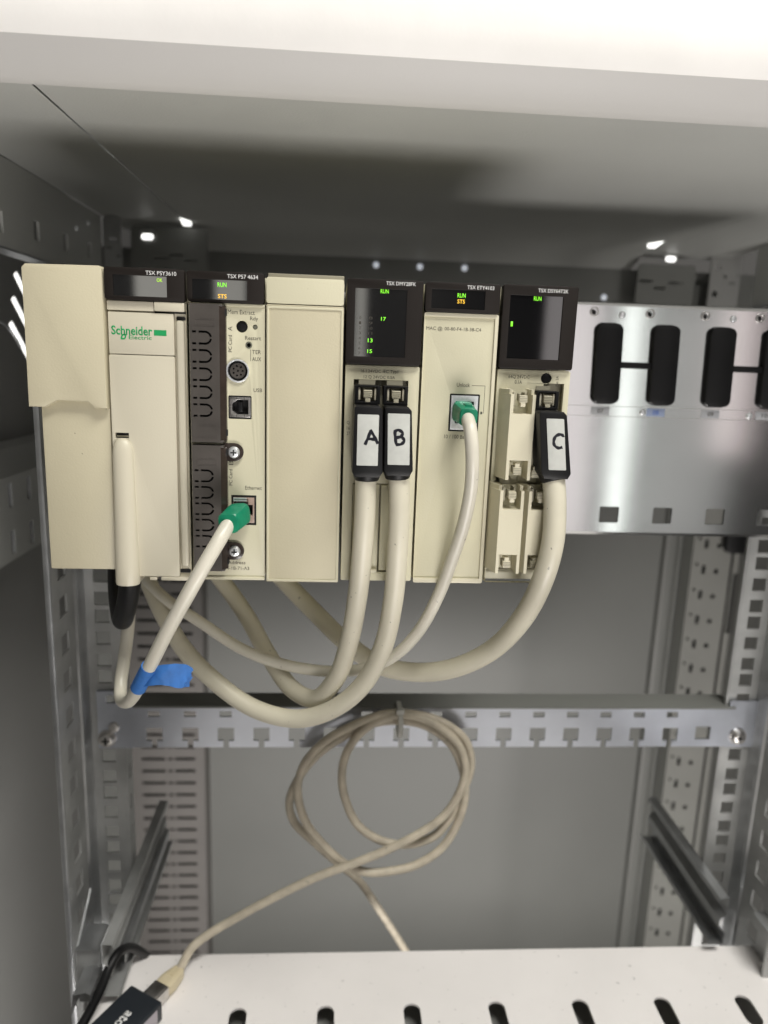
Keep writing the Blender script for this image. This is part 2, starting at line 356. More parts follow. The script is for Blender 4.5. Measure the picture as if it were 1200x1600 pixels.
# corner brackets high at the back
def slot_plate(name, x0, x1, z0, z1, y, slots, m, parent, rad=4, th=2):
    return plate(name, rr(x0, x1, z0, z1, rad), slots, y, y + th, m, parent)
b = empty('corner_bracket', (-85, 330, 190), 'dark grey corner bracket with narrow slots at the upper left rear', 'bracket')
slot_plate('bracket_plate', -134, -119, 120, 226, 325, [rect(-129, -123, 206, 208), rect(-133, -127, 199, 200.5), rect(-124, -120, 192, 194)], 'metaldk', b)
slot_plate('bracket_plate', -116, -48, 120, 222, 345, [rect(-95, -83, 194, 196), rect(-82, -70, 197, 199), rect(-69, -57, 192.5, 194.5)], 'rear_paint', b)
b = empty('corner_bracket', (405, 405, 185), 'dark grey corner bracket with three slots at the upper right rear', 'bracket')
slot_plate('bracket_plate', 372, 432, 150, 216, 395, [rect(373.5, 388, 198, 200.5), rect(390, 402, 191.5, 194), rect(405, 420, 197, 199.5)], 'rear_paint', b)
slot_plate('bracket_plate', 450, 482, 150, 238, 400, [circ(457, 216, 3, 12), circ(457, 190, 3, 12), rect(464, 468, 206, 208.5), rect(470, 477, 200, 202), rect(478, 485 - 4, 208, 210)], 'side_paint', b)
for (x, y, z, lab) in ((-100.5, 343, 212.5, 'small rounded opening filled with an added glow in the corner bracket at the left rear'), (403, 393, 221, 'small rounded opening filled with an added glow in the corner bracket at the right rear')):
    b = empty('bracket_opening', (x, y, z), lab, 'opening', 'glow-filled openings in the corner brackets')
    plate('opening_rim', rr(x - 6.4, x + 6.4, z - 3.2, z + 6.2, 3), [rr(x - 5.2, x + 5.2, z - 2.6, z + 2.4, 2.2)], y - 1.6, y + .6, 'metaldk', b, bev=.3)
    plate('light_spot', rr(x - 5.3, x + 5.3, z - 2.7, z + 2.5, 2.2), [], y - .6, y, 'lightm', b)  # added glowing plate in place of room light through the opening
for (x, y, s_, lab) in ((-64, 338, 1, 'glowing wedge standing for light leaking in at the end of the left roof seam'), (361, 341, -1, 'glowing wedge standing for light leaking in at the end of the right roof seam')):
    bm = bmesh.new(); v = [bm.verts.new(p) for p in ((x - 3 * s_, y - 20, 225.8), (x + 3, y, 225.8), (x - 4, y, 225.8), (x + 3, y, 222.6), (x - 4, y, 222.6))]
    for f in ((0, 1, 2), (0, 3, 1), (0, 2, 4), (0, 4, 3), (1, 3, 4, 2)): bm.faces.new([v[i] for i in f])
    o = mesh_obj('seam_glow', bm, 'lightm', smooth=0); tag(o, lab, 'gap', 'glowing wedges at the roof seams')  # solid glowing wedge in place of a leak of light
for i, (x, z, lab) in enumerate(((108.8, 207.5, 'leftmost of the rivets made to glow in the rear beam above the modules'), (154.3, 207.6, 'middle of the three close rivets made to glow in the rear beam'), (200.9, 208.2, 'rightmost of the three close rivets made to glow in the rear beam'), (351.6, 184.8, 'lone faint rivet made to glow, low on the rear beam at the right'))):
    o = cyl('rear_rivet', (x, 429.5, z), (0, -1, 0), 3.0, 2.6, 1.6, 'rivet_light', None, 16, bev=.8); tag(o, lab, 'rivet', 'rivets made to glow on the rear beam')  # glow put into the rivets, which are no light source

# right rear: channel and punched profile
p = empty('rear_channel', (458, 425, -700), 'plain grey vertical channel beside the punched profile', 'profile')
profile('channel_face', [(446, 430), (448, 424), (453, 423), (455, 426), (461, 426), (463, 423), (467, 423), (468, 430)], -718, 200, 'rear_paint', p, axis='Z')
p = empty('punched_profile', (490, 400, -700), 'grey vertical profile with rows of oblong and round holes at the right rear', 'profile')
hs = []
for k in range(22):
    z = -75 - 29.4 * k
    hs += [rr(480.6, 485, z - 5, z + 5, .6, 2), circ(497.5, z - 2, 2.9, 12), rr(473, 476, z + 4, z + 8, 1.2, 2)]
plate('punched_face', rect(468, 513, -718, 60), hs, 400, 402, 'profile', p, smooth=0)
gridsheet('inner_side', 402, 430, -718, 60, [], 468, 469.5, 'paint', p, 'YZ')
gridsheet('outer_strip', 514.5, 540, -718, 60, [(516, 522, -178, -108)], 397, 399, 'profile', p)
box('dark_backing', 469.6, 519, 404, 406, -717, 59, 'hole', p)
bl = plate('cable_clamp', rr(498, 522, -82, -40, 5), [], 385, 394, 'black', None, bev=1); tag(bl, 'black rounded clamp tucked under the mounting rack at the right', 'clamp')

# slotted duct, left rear
p = empty('slotted_duct', (-108, 400, -700), 'pinkish grey slotted cable duct standing at the left rear', 'cable duct')
hs = []; n = 0
z = -96
while z > -700:
    hs += [rr(-138.5, -112, z - 1.7, z + 1.7, 1.2, 2), rr(-109.5, -104, z - 1.5, z + 1.5, 1.2, 2), rr(-102, -79, z - 1.7, z + 1.7, 1.2, 2)]; z -= 14.9
plate('slotted_cover', rect(-150, -70, -718, -60), hs, 399, 401, 'duct', p, smooth=0)
box('duct_body', -150, -70, 403, 429, -718, -60, 'hole', p)
gridsheet('duct_side', 399, 429, -718, -60, [], -69.9, -68.5, 'duct', p, 'YZ')

# ---------------------------------------------------------------- 19 inch posts
def post(mx, label, ret=136):
    r = empty('mounting_post', (mx(-88), 122, -700), label, 'post', 'slotted mounting posts')
    def X(a, b): return (min(mx(a), mx(b)), max(mx(a), mx(b)))
    zs = []; z = 14.0 - 51.7 + 0; base = -51.7
    k = -14
    while k < 6:
        z0 = base + 44.35 * k
        zs += [z0, z0 - 12.6, z0 - 28.3]; k += 1
    hs = [(X(-89.6, -80)[0], X(-89.6, -80)[1], z - 4.8, z + 4.8) for z in zs if -700 < z < 154]
    a, b_ = X(-95.5, -74); gridsheet('front_face', a, b_, -718, 160, hs, 122, 124, 'metaldk', r)
    pr_ = [(mx(x), y) for x, y in ((-95.5, 124), (-95.7, 118), (-97.4, 115.5), (-97, 110), (-98.6, 108))]
    profile('rolled_bead', pr_, -718, 160, 'metal', r, axis='Z')
    fl = []; z = 128
    while z > -700: fl.append((84, 97, z - 6.5, z + 6.5)); z -= 24.9
    a, b_ = X(-99.5, -98.1); gridsheet('side_flange', 73, 108, -718, 140, fl, a, b_, 'metaldk', r, 'YZ')
    for f in fl[::1]:
        a, b_ = X(-101, -99.7); box('hole_lip', a, b_, f[0] + .3, f[0] + 1.6, f[2] + .3, f[3] - .3, 'metal', r)
    a, b_ = X(-101.5, -98.1); box('front_lip', a, b_, 71, 73, -718, 140, 'metal', r, bev=.5)
    rl = []; z = 140
    while z > -700: rl.append((127, 132, z - 6, z + 6)); z -= 24.9
    a, b_ = X(-73.9, -72.4); gridsheet('return_flange', 122.2, ret, -718, 160, rl, a, b_, 'metaldk', r, 'YZ')
    return r
post(lambda x: x, 'galvanised slotted mounting post on the left, beside the power supply')
post(lambda x: 289.5 - x, 'galvanised slotted mounting post on the right edge, half out of the picture', 125)

# ---------------------------------------------------------------- cross rail
r = empty('cross_rail', (145, 120, -160), 'bright zinc cross rail with square and oblong holes below the modules', 'rail')
hs = []
for k in range(16):
    x = -51.8 + 24.83 * k
    hs += [(x - 5.7, x + 5.7, -155, -145), (x - 2, x + 2, -161, -154.9), (x - 4.2, x + 4.2, -136.7, -132.4)]
x = -51.8 + 24.83 * 16; hs += [(x - 5.7, x + 5.7, -154, -144)]
gridsheet('rail_face', -66, 364, -160, -130, hs, 118.5, 120, 'rail', r)
gridsheet('top_flange', -66, 368, 118.5, 140, [], -130, -128.6, 'rear_paint', r, 'XY')
gridsheet('end_plate', -90.5, -66.2, -161, -118, [(-84, -75, -127, -121)], 119.4, 121, 'rail', r)
gridsheet('end_plate', 364.2, 390, -161, -124, [], 119.4, 121, 'rail', r)
def screw(cx, y, cz, rad, parent, nm='mounting_screw', m='chrome'):
    cyl(nm, (cx, y, cz), (0, -1, 0), rad, rad * .86, rad * .55, m, parent, 28, bev=rad * .22)
    s2 = rad * .12; yy = y - rad * .55 - .02
    bm = bmesh.new(); addbox(bm, cx - rad * .5, cx + rad * .5, yy, yy + .3, cz - s2, cz + s2); addbox(bm, cx - s2, cx + s2, yy - .01, yy + .29, cz - rad * .5, cz + rad * .5)
    mesh_obj('screw_cross', bm, 'hole', parent, smooth=0)
for cx, cz in ((-84.4, -153.5), (372.5, -152)):
    cyl('washer', (cx, 119.4, cz), (0, -1, 0), 6.4, 6.2, 1.4, 'nickel', r, 28)
    screw(cx, 118, cz, 5.6, r, m='nickel')
cyl('spare_screw', (-79.5, 119.4, -145), (0, -1, 0), 4, 3.6, 2, 'nickel', r, 20, bev=.8)

# ---------------------------------------------------------------- slide rails
def slide(mx, label, yf=50):
    r = empty('slide_rail', (mx(-68), 120, -300), label, 'rail', 'slide rails beside the shelf')
    ch = [(-64.5, -263), (-65, -259.5), (-71.5, -259), (-71.5, -273), (-66.5, -277), (-66.5, -284), (-71.5, -288), (-71.5, -298), (-61, -298), (-60.5, -294)]
    profile('rail_channel', [(mx(a), b) for a, b in ch], yf, 206, 'metal' if yf > 60 else 'metaldk', r, axis='Y', smooth=25)
    if yf < 60: profile('inner_member', [(mx(a), b) for a, b in [(-65.5, -290), (-62.5, -289), (-62.5, -281), (-65.8, -280)]], yf + 16, 198, 'metal', r, axis='Y', smooth=25)
    for y in (96, 128, 172): cyl('rivet', (mx(-71.4), y, -266), (mx(1) - mx(0), 0, 0), 1.7, 1.3, 1, 'chrome', r, 10)
    mb = mx if yf < 60 else (lambda v: mx(v) + 14)      # the right bracket sits further out, on the post
    plate('bracket_face', [(mb(-91.5), -312), (mb(-76), -312), (mb(-76), -270), (mb(-91.5), -270)], [], 60, 62, 'metaldk', r)
    bm = bmesh.new(); addplate(bm, [(61, -270), (98, -270), (90, -250)], [], min(mb(-91.5), mb(-90.3)), max(mb(-91.5), mb(-90.3)), 'YZ')
    mesh_obj('bracket_ear', bm, 'metal', r, smooth=0)
    profile('bracket_fold', [(mb(-91.5), -270), (mb(-89), -269), (mb(-83), -269.4), (mb(-80), -268.6), (mb(-76), -270)], 57, 80, 'metal', r, axis='Y')
    if yf < 60: profile('bracket_tab', [(mx(-89), -302), (mx(-87), -285), (mx(-79), -283), (mx(-76), -285), (mx(-76), -294)], 38, 60, 'metal', r, axis='Y')
    return r
slide(lambda x: x, 'dull steel slide rail running back from the left corner of the shelf')
slide(lambda x: 289.5 - x, 'dull steel slide rail running back from the right corner of the shelf', 82)

# ---------------------------------------------------------------- shelf
r = empty('shelf_tray', (150, -50, -306), 'white perforated shelf with rounded slots at the bottom of the picture', 'shelf')
hs = []
for j in range(4):
    for k in range(7):
        x = 15.3 + 56.6 * k - j * 0; y1 = 46.6 - 52 * j
        hs.append(rr(x - 5.6, x + 5.6, y1 - 24, y1, 5.5, 6))
plate('shelf_sheet', [(-77, 91.5), (393, 89), (396, 80), (396, -340), (-90, -340), (-90, 20), (-85, 38)], hs, -307.6, -306, 'white', r, 'XY', smooth=0)
gridsheet('front_light_block', -90, 396, -345, -307.8, [], -340, -338.8, 'white', r)  # unseen flange added to keep light from under the tray
gridsheet('back_flange', -77, 393, -330, -307.7, [], 88, 89.2, 'white', r)
box('stiffener', -70, 386, 8, 27, -325, -322, 'white', r); gridsheet('light_block_pan', -88, 394, -338, 88, [], -330, -329, 'paint', r, 'XY')  # unseen pan bottom added so the slots look dark

# ---------------------------------------------------------------- mounting rack (backplane)
r = empty('mounting_rack', (150, 104, 5), 'aluminium mounting rack behind the modules with black connector blocks in its free slots', 'rack')
hs = []
for k in range(4):
    x = 232.4 + 36.7 * k
    hs.append([(a + (b - 115) * -.03, b) for a, b in rr(x, x + 17.6, 89.4, 140, 4.5, 5)])
    hs.append(rr(246 + 36.3 * k, 259 + 36.3 * k, 11.6, 22.4, .8, 2))
    hs.append(circ(229.6 + 35.9 * k, 145.8, 1.9, 14))
plate('rack_plate', rect(-74, 372, 5.2, 150.2), hs, 104, 106, 'rack', r, bev=0, smooth=0)
profile('rack_top_fold', [(104, 150.2), (104.6, 151.8), (106.5, 152.6), (116, 152.6)], -74, 372, 'rack', r)
profile('rack_bottom_fold', [(104, 5.2), (104.6, 3.4), (107, 2.8), (116, 2.8)], -74, 372, 'rack', r)
box('rack_back', -74, 372, 114, 116, 60, 150, 'black', r)
for k in range(4):
    x = 232.4 + 36.7 * k
    bm = addplate(bmesh.new(), [(a + (b - 115) * -.03, b) for a, b in rr(x + .5, x + 17.1, 90, 139.4, 4.2, 5)], [], 100.2, 112, 'XZ', bev=1.1)
    mesh_obj('slot_connector', bm, 'black', r)
    cyl('threaded_bush', (229.6 + 35.9 * k, 103.9, 145.8), (0, 1, 0), 1.4, 1.4, 3, 'hole', r, 14)
    ring('screw_boss', 230.4 + 35.9 * k, 146.4, 2.9, 2.0, 103.4, 103.95, 'nickel', r, 20)
for x in (250, 323.5): box('joining_bar', x - 1, x + 21, 101.6, 103.9, 112.2, 116.2, 'black', r, bev=.3)
for x, z in ((248.4, 145), (320.5, 145.2), (268, 84.7), (339.5, 84.6)):
    cyl('rivet', (x, 104, z), (0, -1, 0), 2.3, 1.8, .9, 'chrome', r, 18, bev=.4)
box('label_strip', 190, 371, 103.75, 103.98, 81.6, 81.9, 'nickel', r); box('label_strip', 190, 371, 103.75, 103.98, 88.0, 88.3, 'nickel', r)
for k, s in enumerate(('07', '08', '09', '10')):
    xc = 240 + 36.6 * k
    o = box('slot_number_tag', xc - 6, xc + 6, 103.7, 103.95, 82.4, 87.6, 'tag' if k != 1 else 'blue_tag', r, bev=.1)
    text(s, xc - 2, xc + 2, 83.6, 86.4, 103.68, 'blue_ink' if k == 1 else 'ink', r, 'slot_number', weight=.01)
for k in range(3): box('divider_mark', 185 + 0, 185.4, 103.8, 103.98, 81, 88, 'nickel', r) if k == 0 else None

# ================================================================ modules
def body(r, x0, x1, m='cream', z0=1.0, z1=149.0, y0=2.0):
    box('housing', x0, x1, y0, 99, z0, z1, m, r, bev=.8)
def bezel(r, x0, x1, z0, z1, wx0, wx1, wz0, wz1, title, tx0, tx1, tz0, tz1):
    plate('bezel', rr(x0, x1, z0, z1, 1.3), [rect(wx0, wx1, wz0, wz1)], -2.2, 4, 'bezel', r, bev=.5)
    box('display_window', wx0 - .3, wx1 + .3, -1.5, -.9, wz0 - .3, wz1 + .3, 'window', r)
    text(title, tx0, tx1, tz0, tz1, -2.21, 'white_ink', r, weight=0)
    for a, b in ((x0 + .1, x0 + 1.0), (x1 - 1.0, x1 - .1)): box('side_skin', a, b, 2.3, 10.5, 1.6, z0 - .2, 'cream', r)
def led(r, s, x0, x1, z0, z1, m): text(s, x0, x1, z0, z1, -1.52, m, r, 'indicator', weight=.012, th=.04)
def ptext(r, s, x0, x1, z0, z1, y=-.02, rot=0, m='ink', name='lettering'): text(s, x0, x1, z0, z1, y, m, r, name, rot)
def line(r, pts, w_=.22, y=-.03):
    bm = bmesh.new()
    for (a, b), (c, d) in zip(pts, pts[1:]): addbox(bm, min(a, c) - w_ / 2, max(a, c) + w_ / 2, y, y + .03, min(b, d) - w_ / 2, max(b, d) + w_ / 2)
    mesh_obj('printed_line', bm, 'ink', r, smooth=0)

# ---- power supply
r = empty('power_supply_module', (-37, 0, 0), 'beige power supply module at the left end with green logo and blank side cover', 'power supply')
out = [(-73.4, 148.2), (-71.8, 149.8), (-39, 150.2), (-37.7, 149), (-37.9, 85.4), (-43.6, 85.4), (-46.6, 88.2), (-60.6, 88.6), (-65.2, 86.2), (-66.5, 85.2), (-74, 85.2)]
plate('side_cover', list(reversed(out)), [], -2.5, 14, 'tan', r, bev=.7)
box('side_housing', -69.9, -37.6, 1.5, 97, 4.6, 147, 'tan', r, bev=1)
body(r, -36.8, -.7, 'grey_cream', 1.2, 149, 2)
bezel(r, -36.8, -.6, 135.5, 150, -33, -8.6, 137.3, 146.6, 'TSX PSY3610', -18.0, -4.1, 147.0, 148.8)
led(r, 'OK', -13.2, -10.6, 144.1, 145.7, 'led_y')
box('upper_strip', -36.6, -15.2, -.4, 3, 130.9, 135.2, 'grey_cream', r, bev=.3)
box('release_tab', -14.8, -1.0, -1.8, 3, 131.1, 135.3, 'grey_cream', r, bev=.4)
box('tab_gap', -14.9, -.9, .4, 3, 130.3, 131.0, 'hole', r)
box('logo_panel', -36.2, -6.1, -.9, 3, 111.0, 130.1, 'grey_cream', r, bev=.35)
plate('hinged_door', rr(-36.4, -6.1, 2.2, 110.6, .8, 3), [rect(-35.0, -28.6, 71.2, 73.9)], -.9, 1.5, 'grey_cream', r, bev=.35)
box('latch_opening', -35.6, -28, .8, 1.4, 70.6, 74.4, 'hole', r); box('latch', -34.6, -29, .2, .8, 71.8, 72.5, 'dull', r)
# rounded cable guard
bm = bmesh.new(); n = 14; cols = []
prof = [(71.4, .02), (71.0, .35), (70.0, .62), (68.2, .84), (66, .96), (63, 1), (30, 1.02), (8, 1.06), (-.6, 1.08), (-1.6, 1.02)]
for z, s in prof:
    cx = -31.6 + (71 - z) * .002; ww = (4.9 + (71 - z) * .009) * s; dd = (3.4 + (71 - z) * .02) * s
    cols.append([bm.verts.new((cx - ww * math.cos(math.pi * i / n), -.9 - dd * math.sin(math.pi * i / n) ** .8, z)) for i in range(n + 1)])
for a, b in zip(cols, cols[1:]):
    for i in range(n): bm.faces.new([a[i], a[i + 1], b[i + 1], b[i]])
bm.faces.new(cols[-1])
mesh_obj('cable_guard', bm, 'grey_cream', r, smooth=60)
box('guard_base', -37.2, -25.8, -.9, 40, -1.4, 2.4, 'grey_cream', r, bev=.5)
box('edge_bead', -5.3, -1.3, -1.1, 3, 7.2, 127.2, 'grey_cream', r, bev=1.3, seg=4)
plate('bead_slot', rr(-5.2, -.9, 127.3, 129.0, .8), [], .9, 1.9, 'hole', r); plate('bead_slot', rr(-6.4, -.9, 3.9, 5.7, .8), [], .9, 1.9, 'hole', r)
box('corner_fill', -6, -.9, 1.3, 3, 1.4, 131, 'grey_cream', r)
box('foot_lip', -15.2, -.8, -1.2, 3, .2, 2.0, 'grey_cream', r, bev=.3); box('foot_tab', -21, -17.4, -.7, 3, .1, 1.9, 'grey_cream', r, bev=.3)
text('Schneider', -34.8, -16.0, 119.75, 123.9, -.92, 'green_ink', r, 'logo_lettering', weight=.022)
text('Electric', -26.9, -16.4, 117.85, 119.6, -.92, 'green_ink', r, 'logo_lettering', weight=.008)
plate('logo_bar', rect(-15.3, -9.5, 119.9, 122.5), [], -.97, -.91, 'green_ink', r)
def sk(p): return [(a + (b - 118.9) * .35, b) for a, b in p]
plate('logo_mark', sk(rr(-30.5, -28.1, 117.6, 120.2, .8)), [sk(rr(-29.8, -28.8, 118.3, 119.5, .4))], -.97, -.91, 'green_ink', r)

# ---- processor
r = empty('processor_module', (18, 0, 0), 'processor module with two dark card covers, round socket and USB socket', 'processor')
body(r, .6, 36.2, 'cream', y0=9.8)
bezel(r, .6, 35.9, 136.0, 149.8, 2.9, 28.2, 137.3, 146.2, 'TSX P57 4634', 19.1, 33.2, 147.0, 148.8)
led(r, 'RUN', 14.5, 18.6, 143.0, 145.0, 'led_g'); led(r, 'STS', 14.6, 18.6, 137.9, 139.8, 'led_a')
hs = [circ(25.4, 125.5, 2.75, 20), circ(31.6, 125.5, 1.2, 14), circ(28.6, 117.1, 1.55, 16), circ(23.3, 104.9, 4.9, 28), rr(18.7, 29.8, 82.0, 93.2, .6, 3), rect(19.7, 32.0, 29.3, 44.5)]
plate('front_panel', rect(.8, 36.2, 1.4, 135.6), hs, 0, 2.2, 'cream', r, bev=.12)
box('panel_rim', .8, 36.2, -.9, 2, .9, 2.6, 'cream', r, bev=.35); box('panel_rim', 16, 36.2, -.5, 2, 134.6, 135.9, 'cream', r, bev=.3)
box('side_rib', .9, 1.7, -1.2, 2, 2, 135, 'cream', r, bev=.3)
box('backing', 1, 36, 9, 9.6, 2, 134, 'hole', r)
cyl('extract_button', (25.4, 3, 125.5), (0, -1, 0), 2.5, 2.4, 2.2, 'black', r, 24, bev=.4)
cyl('ready_indicator', (31.6, 3, 125.5), (0, -1, 0), 1.1, 1.05, 2.6, 'grey_led', r, 18, bev=.3)
ring('restart_rim', 28.6, 117.1, 1.6, 1.0, -.15, 1.5, 'grey_led', r); cyl('restart_button', (28.6, 3, 117.1), (0, -1, 0), .9, .9, 1.4, 'hole', r, 16)
# round socket
d = ring('round_socket', 23.3, 104.9, 5.5, 4.75, -1.0, 2, 'chrome', r, 40, bev=.3)
cyl('socket_insert', (23.3, 6, 104.9), (0, -1, 0), 4.7, 4.7, 4.2, 'hole', r, 30)
pc = [(23.3, 104.9)] + [(23.3 + 2.25 * math.cos(math.radians(a)), 104.9 + 2.25 * math.sin(math.radians(a))) for a in (0, 51, 103, 154, 206, 257, 309)]
plate('socket_core', circ(23.3, 104.9, 3.7, 28), [circ(a, b, .5, 8) for a, b in pc], .6, 2, 'card', r, bev=0)
# usb socket
plate('usb_shell', rr(19.2, 29.3, 82.9, 92.5, .3, 2), [[(23.1, 84.3), (28.2, 84.3), (28.2, 91.2), (23.1, 91.2), (20.6, 89.4), (20.6, 86.0)]], .1, 4, 'nickel', r, bev=.1)
plate('usb_surround', rr(18.75, 29.75, 82.05, 93.15, .5, 3), [rr(19.2, 29.3, 82.9, 92.5, .3, 2)], .3, 4, 'hole', r)
box('usb_tongue', 23.4, 25.4, .5, 4, 85.3, 90.0, 'black', r, bev=.1); box('usb_cavity', 19.4, 29.2, 4, 4.4, 83, 92.4, 'hole', r)
line(r, [(22.7, 84.1), (22.7, 82.9)], .25, .05); line(r, [(22.7, 92.4), (22.7, 91.3)], .25, .05); line(r, [(19.2, 88.6), (20.5, 88.6)], .2, .05); line(r, [(19.2, 87.2), (20.5, 87.2)], .2, .05); line(r, [(26.3, 92.4), (26.3, 91.3)], .25, .05); line(r, [(26.3, 84.1), (26.3, 82.9)], .25, .05)
# network socket
plate('network_socket', rect(20.7, 31.0, 30.4, 43.3), [[(21, 32), (28, 32), (28, 34.2), (30.2, 34.2), (30.2, 39.6), (28, 39.6), (28, 41.0), (21, 41.0)]], .1, 4, 'copper', r, bev=.1)
plate('socket_surround', rect(19.75, 31.95, 29.35, 44.45), [rect(20.7, 31.0, 30.4, 43.3)], .3, 4, 'hole', r); box('socket_cavity', 20, 31.6, 4, 4.4, 30, 44, 'hole', r)
plate('socket_shield', rect(20.8, 27.2, 41.4, 43.2), [], -.2, .2, 'chrome', r); line(r, [(21.3, 42.4), (27.9, 42.4), (27.9, 40.5)], .35, -.25); line(r, [(27.9, 34), (27.9, 31.3)], .35, -.0)
for zc in (65.9, 16.1):
    o = plate('screw_lug', [(16.5, zc - 4.4)] + [(21.6 + 4.4 * math.cos(math.radians(a)), zc + 4.4 * math.sin(math.radians(a))) for a in range(-90, 91, 15)] + [(16.5, zc + 4.4)], [], -1.6, 1, 'clear', r, bev=.4)
    box('lug_slot', 17, 19.4, -1.75, -1.5, zc - .6, zc + .6, 'hole', r); screw(21.4, -1.7, zc, 2.9, r, 'card_screw')
for s, b in (('Mem Extract', (18.9, 31.4, 131.1, 133.1)), ('Rdy', (29.3, 33.0, 128.0, 130.3)), ('Restart', (26.9, 34.3, 119.5, 121.3)), ('TER', (30.2, 34.3, 113.1, 114.9)), ('AUX', (30.2, 34.4, 109.8, 111.6)), ('USB', (30.8, 34.9, 95.2, 96.9)), ('Ethernet', (26.6, 34.7, 47.3, 49.2)), ('MAC Address', (11.6, 26.5, 9.0, 10.7)), ('00-80-F4-1B-71-A3', (9.6, 28.4, 6.0, 7.7))): ptext(r, s, *b)
line(r, [(29.4, 109.8), (29.4, 114.9)])
ptext(r, 'PC Card', 19.0, 20.7, 113.6, 121.4, rot=90); ptext(r, 'A', 18.9, 20.9, 123.4, 125.4, rot=90); ptext(r, 'PC Card', 18.7, 20.4, 49.3, 57.3, rot=90); ptext(r, 'B', 18.7, 20.8, 59.5, 61.6, rot=90)
def ucover(z0, z1, ztop, pitch, label):
    hs = []
    for k in range(5):
        t = ztop - pitch * k; b = t - 5.4; th = 1.0
        for zz in (t, b): hs.append(rect(3.0, 4.9, zz - th / 2, zz + th / 2))
        # upper hook and lower hook with a gap between their tips
        mid = (t + b) / 2; R1 = (t - b) / 2 + th / 2; R0 = R1 - th; cx = 9.0
        for sg in (1, -1):
            ang = [math.radians(a) for a in (90, 72, 54, 36, 18, 9)]
            o1 = [(cx + R1 * math.cos(a), mid + sg * R1 * math.sin(a)) for a in ang]; o2 = [(cx + R0 * math.cos(a), mid + sg * R0 * math.sin(a)) for a in reversed(ang)]
            p = [(6.0, mid + sg * R1)] + o1 + o2 + [(6.0, mid + sg * R0)]
            hs.append(p if sg < 0 else list(reversed(p)))
    # shell: front sheet with the slits, side wall, ends
    c = plate('card_cover', rect(1.9, 15.6, z0, z1), hs, -5.0, -4.0, 'card', r, bev=.0)
    if label: c['label'] = label
    mesh_obj('cover_side', addplate(bmesh.new(), [(15.6, -5.0), (18.2, -2.2), (18.4, 1.4), (17.2, 1.4), (15.4, -4.0)], [], z0 + .8, z1 - .8, 'XY', bev=.1), 'clear', c)
    box('cover_end', 2.0, 17.0, -4.9, 1.4, z1 - 1, z1, 'card', c, bev=.3); box('cover_end', 2.0, 17.0, -4.9, 1.4, z0, z0 + 1, 'card', c, bev=.3)
    box('cover_inside', 2.0, 15.4, -3.4, 1.4, z0 + 1, z1 - 1, 'hole', c)
    plate('finger_recess', rect(4.2, 13.6, ztop + 2.6, ztop + 5.9), [rect(4.6, 13.2, ztop + 3, ztop + 5.5)], -5.12, -4.98, 'card', c)
    plate('finger_recess', rect(4.6, 13.6, z0 + 2.2, z0 + 8.2), [rect(5, 13.2, z0 + 2.6, z0 + 7.8)], -5.12, -4.98, 'card', c)
    for zz in (z1 - 5, z0 + 3): box('edge_notch', 17.2, 18.6, -2.6, -.5, zz, zz + 3, 'hole', c)
ucover(70.9, 135.1, 122.4, 8.4, 'upper dark grey slotted card cover')
ucover(6.6, 69.4, 57.2, 8.15, 'lower dark grey slotted card cover')

# ---- blank module
r = empty('blank_module', (55, 0, 0), 'plain beige blank module without any sockets, right of the processor', 'blank cover')
body(r, 37.2, 73.4, 'cream', 1.4, 147.5, 2)
plate('front_cover', rr(37.1, 73.3, .8, 136.1, .7, 3), [], -2.2, 3, 'tan', r, bev=.5)
plate('cover_rim', rr(37.5, 72.9, 1.3, 135.4, .6, 3), [rr(38.3, 72.1, 2.2, 134.4, .5, 3)], -2.65, -2.1, 'cream', r, bev=.2)
plate('top_cap', rr(37.1, 73.2, 136.6, 148.4, 1.1), [], -2.2, 6, 'cream', r, bev=.6)
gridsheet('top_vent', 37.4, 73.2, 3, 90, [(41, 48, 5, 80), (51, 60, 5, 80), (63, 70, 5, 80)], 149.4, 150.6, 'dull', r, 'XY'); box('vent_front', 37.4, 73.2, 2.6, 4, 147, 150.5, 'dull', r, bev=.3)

# ---- latches used by the ribbon connectors
def latch(r, xc, zc, y, up=1, m='cream2', s=1.0):
    l = box('latch', xc - 1.9 * s, xc + 1.9 * s, y, y + 5, zc - 1.7 * s, zc + 1.7 * s, m, r, bev=.15)
    for i in range(4): box('latch_groove_shade', xc - 1.8 * s, xc + 1.8 * s, y - .12, y + .1, zc - 1.35 * s + i * .8 * s, zc - 1.05 * s + i * .8 * s, 'dull', l)  # dark bars stand for the shadow in the latch grooves
    box('latch_stem', xc - 1.15 * s, xc + 1.15 * s, y + .2, y + 5, zc - up * 3.6 * s if up > 0 else zc, zc if up > 0 else zc + 3.6 * s, m, l, bev=.15)
    box('latch_hook', xc - 2.1 * s, xc - 1.2 * s, y + 1.5, y + 5, zc - .8, zc + 2.4, 'dull', l)
    return l

# ---- input / output module with plugs A and B
r = empty('input_output_module', (92, 0, 0), 'module with a tall display showing 17, 13 and 15 and two black plugs', 'input output module')
body(r, 74.6, 110.8, 'cream', y0=6.2)
bezel(r, 74.6, 110.6, 110.0, 149.4, 78.5, 103.0, 113.7, 145.1, 'TSX DMY28FK', 92.9, 106.9, 146.9, 148.6)
led(r, 'RUN', 90.4, 94.2, 143.1, 145.0, 'led_g'); led(r, '17', 91.0, 93.3, 130.6, 132.3, 'led_g'); led(r, '13', 85.0, 87.3, 120.4, 122.2, 'led_g'); led(r, '15', 84.9, 87.2, 115.4, 117.1, 'led_g')
plate('front_panel', rr(74.7, 110.7, 1.4, 109.6, .8, 3), [rect(78.9, 105.4, 57.5, 102.8), rect(79.6, 107.6, 5.4, 52)], 0, 2.4, 'cream', r, bev=.25)
box('recess_floor', 79, 107.8, 5, 6, 4.5, 103, 'dull', r)
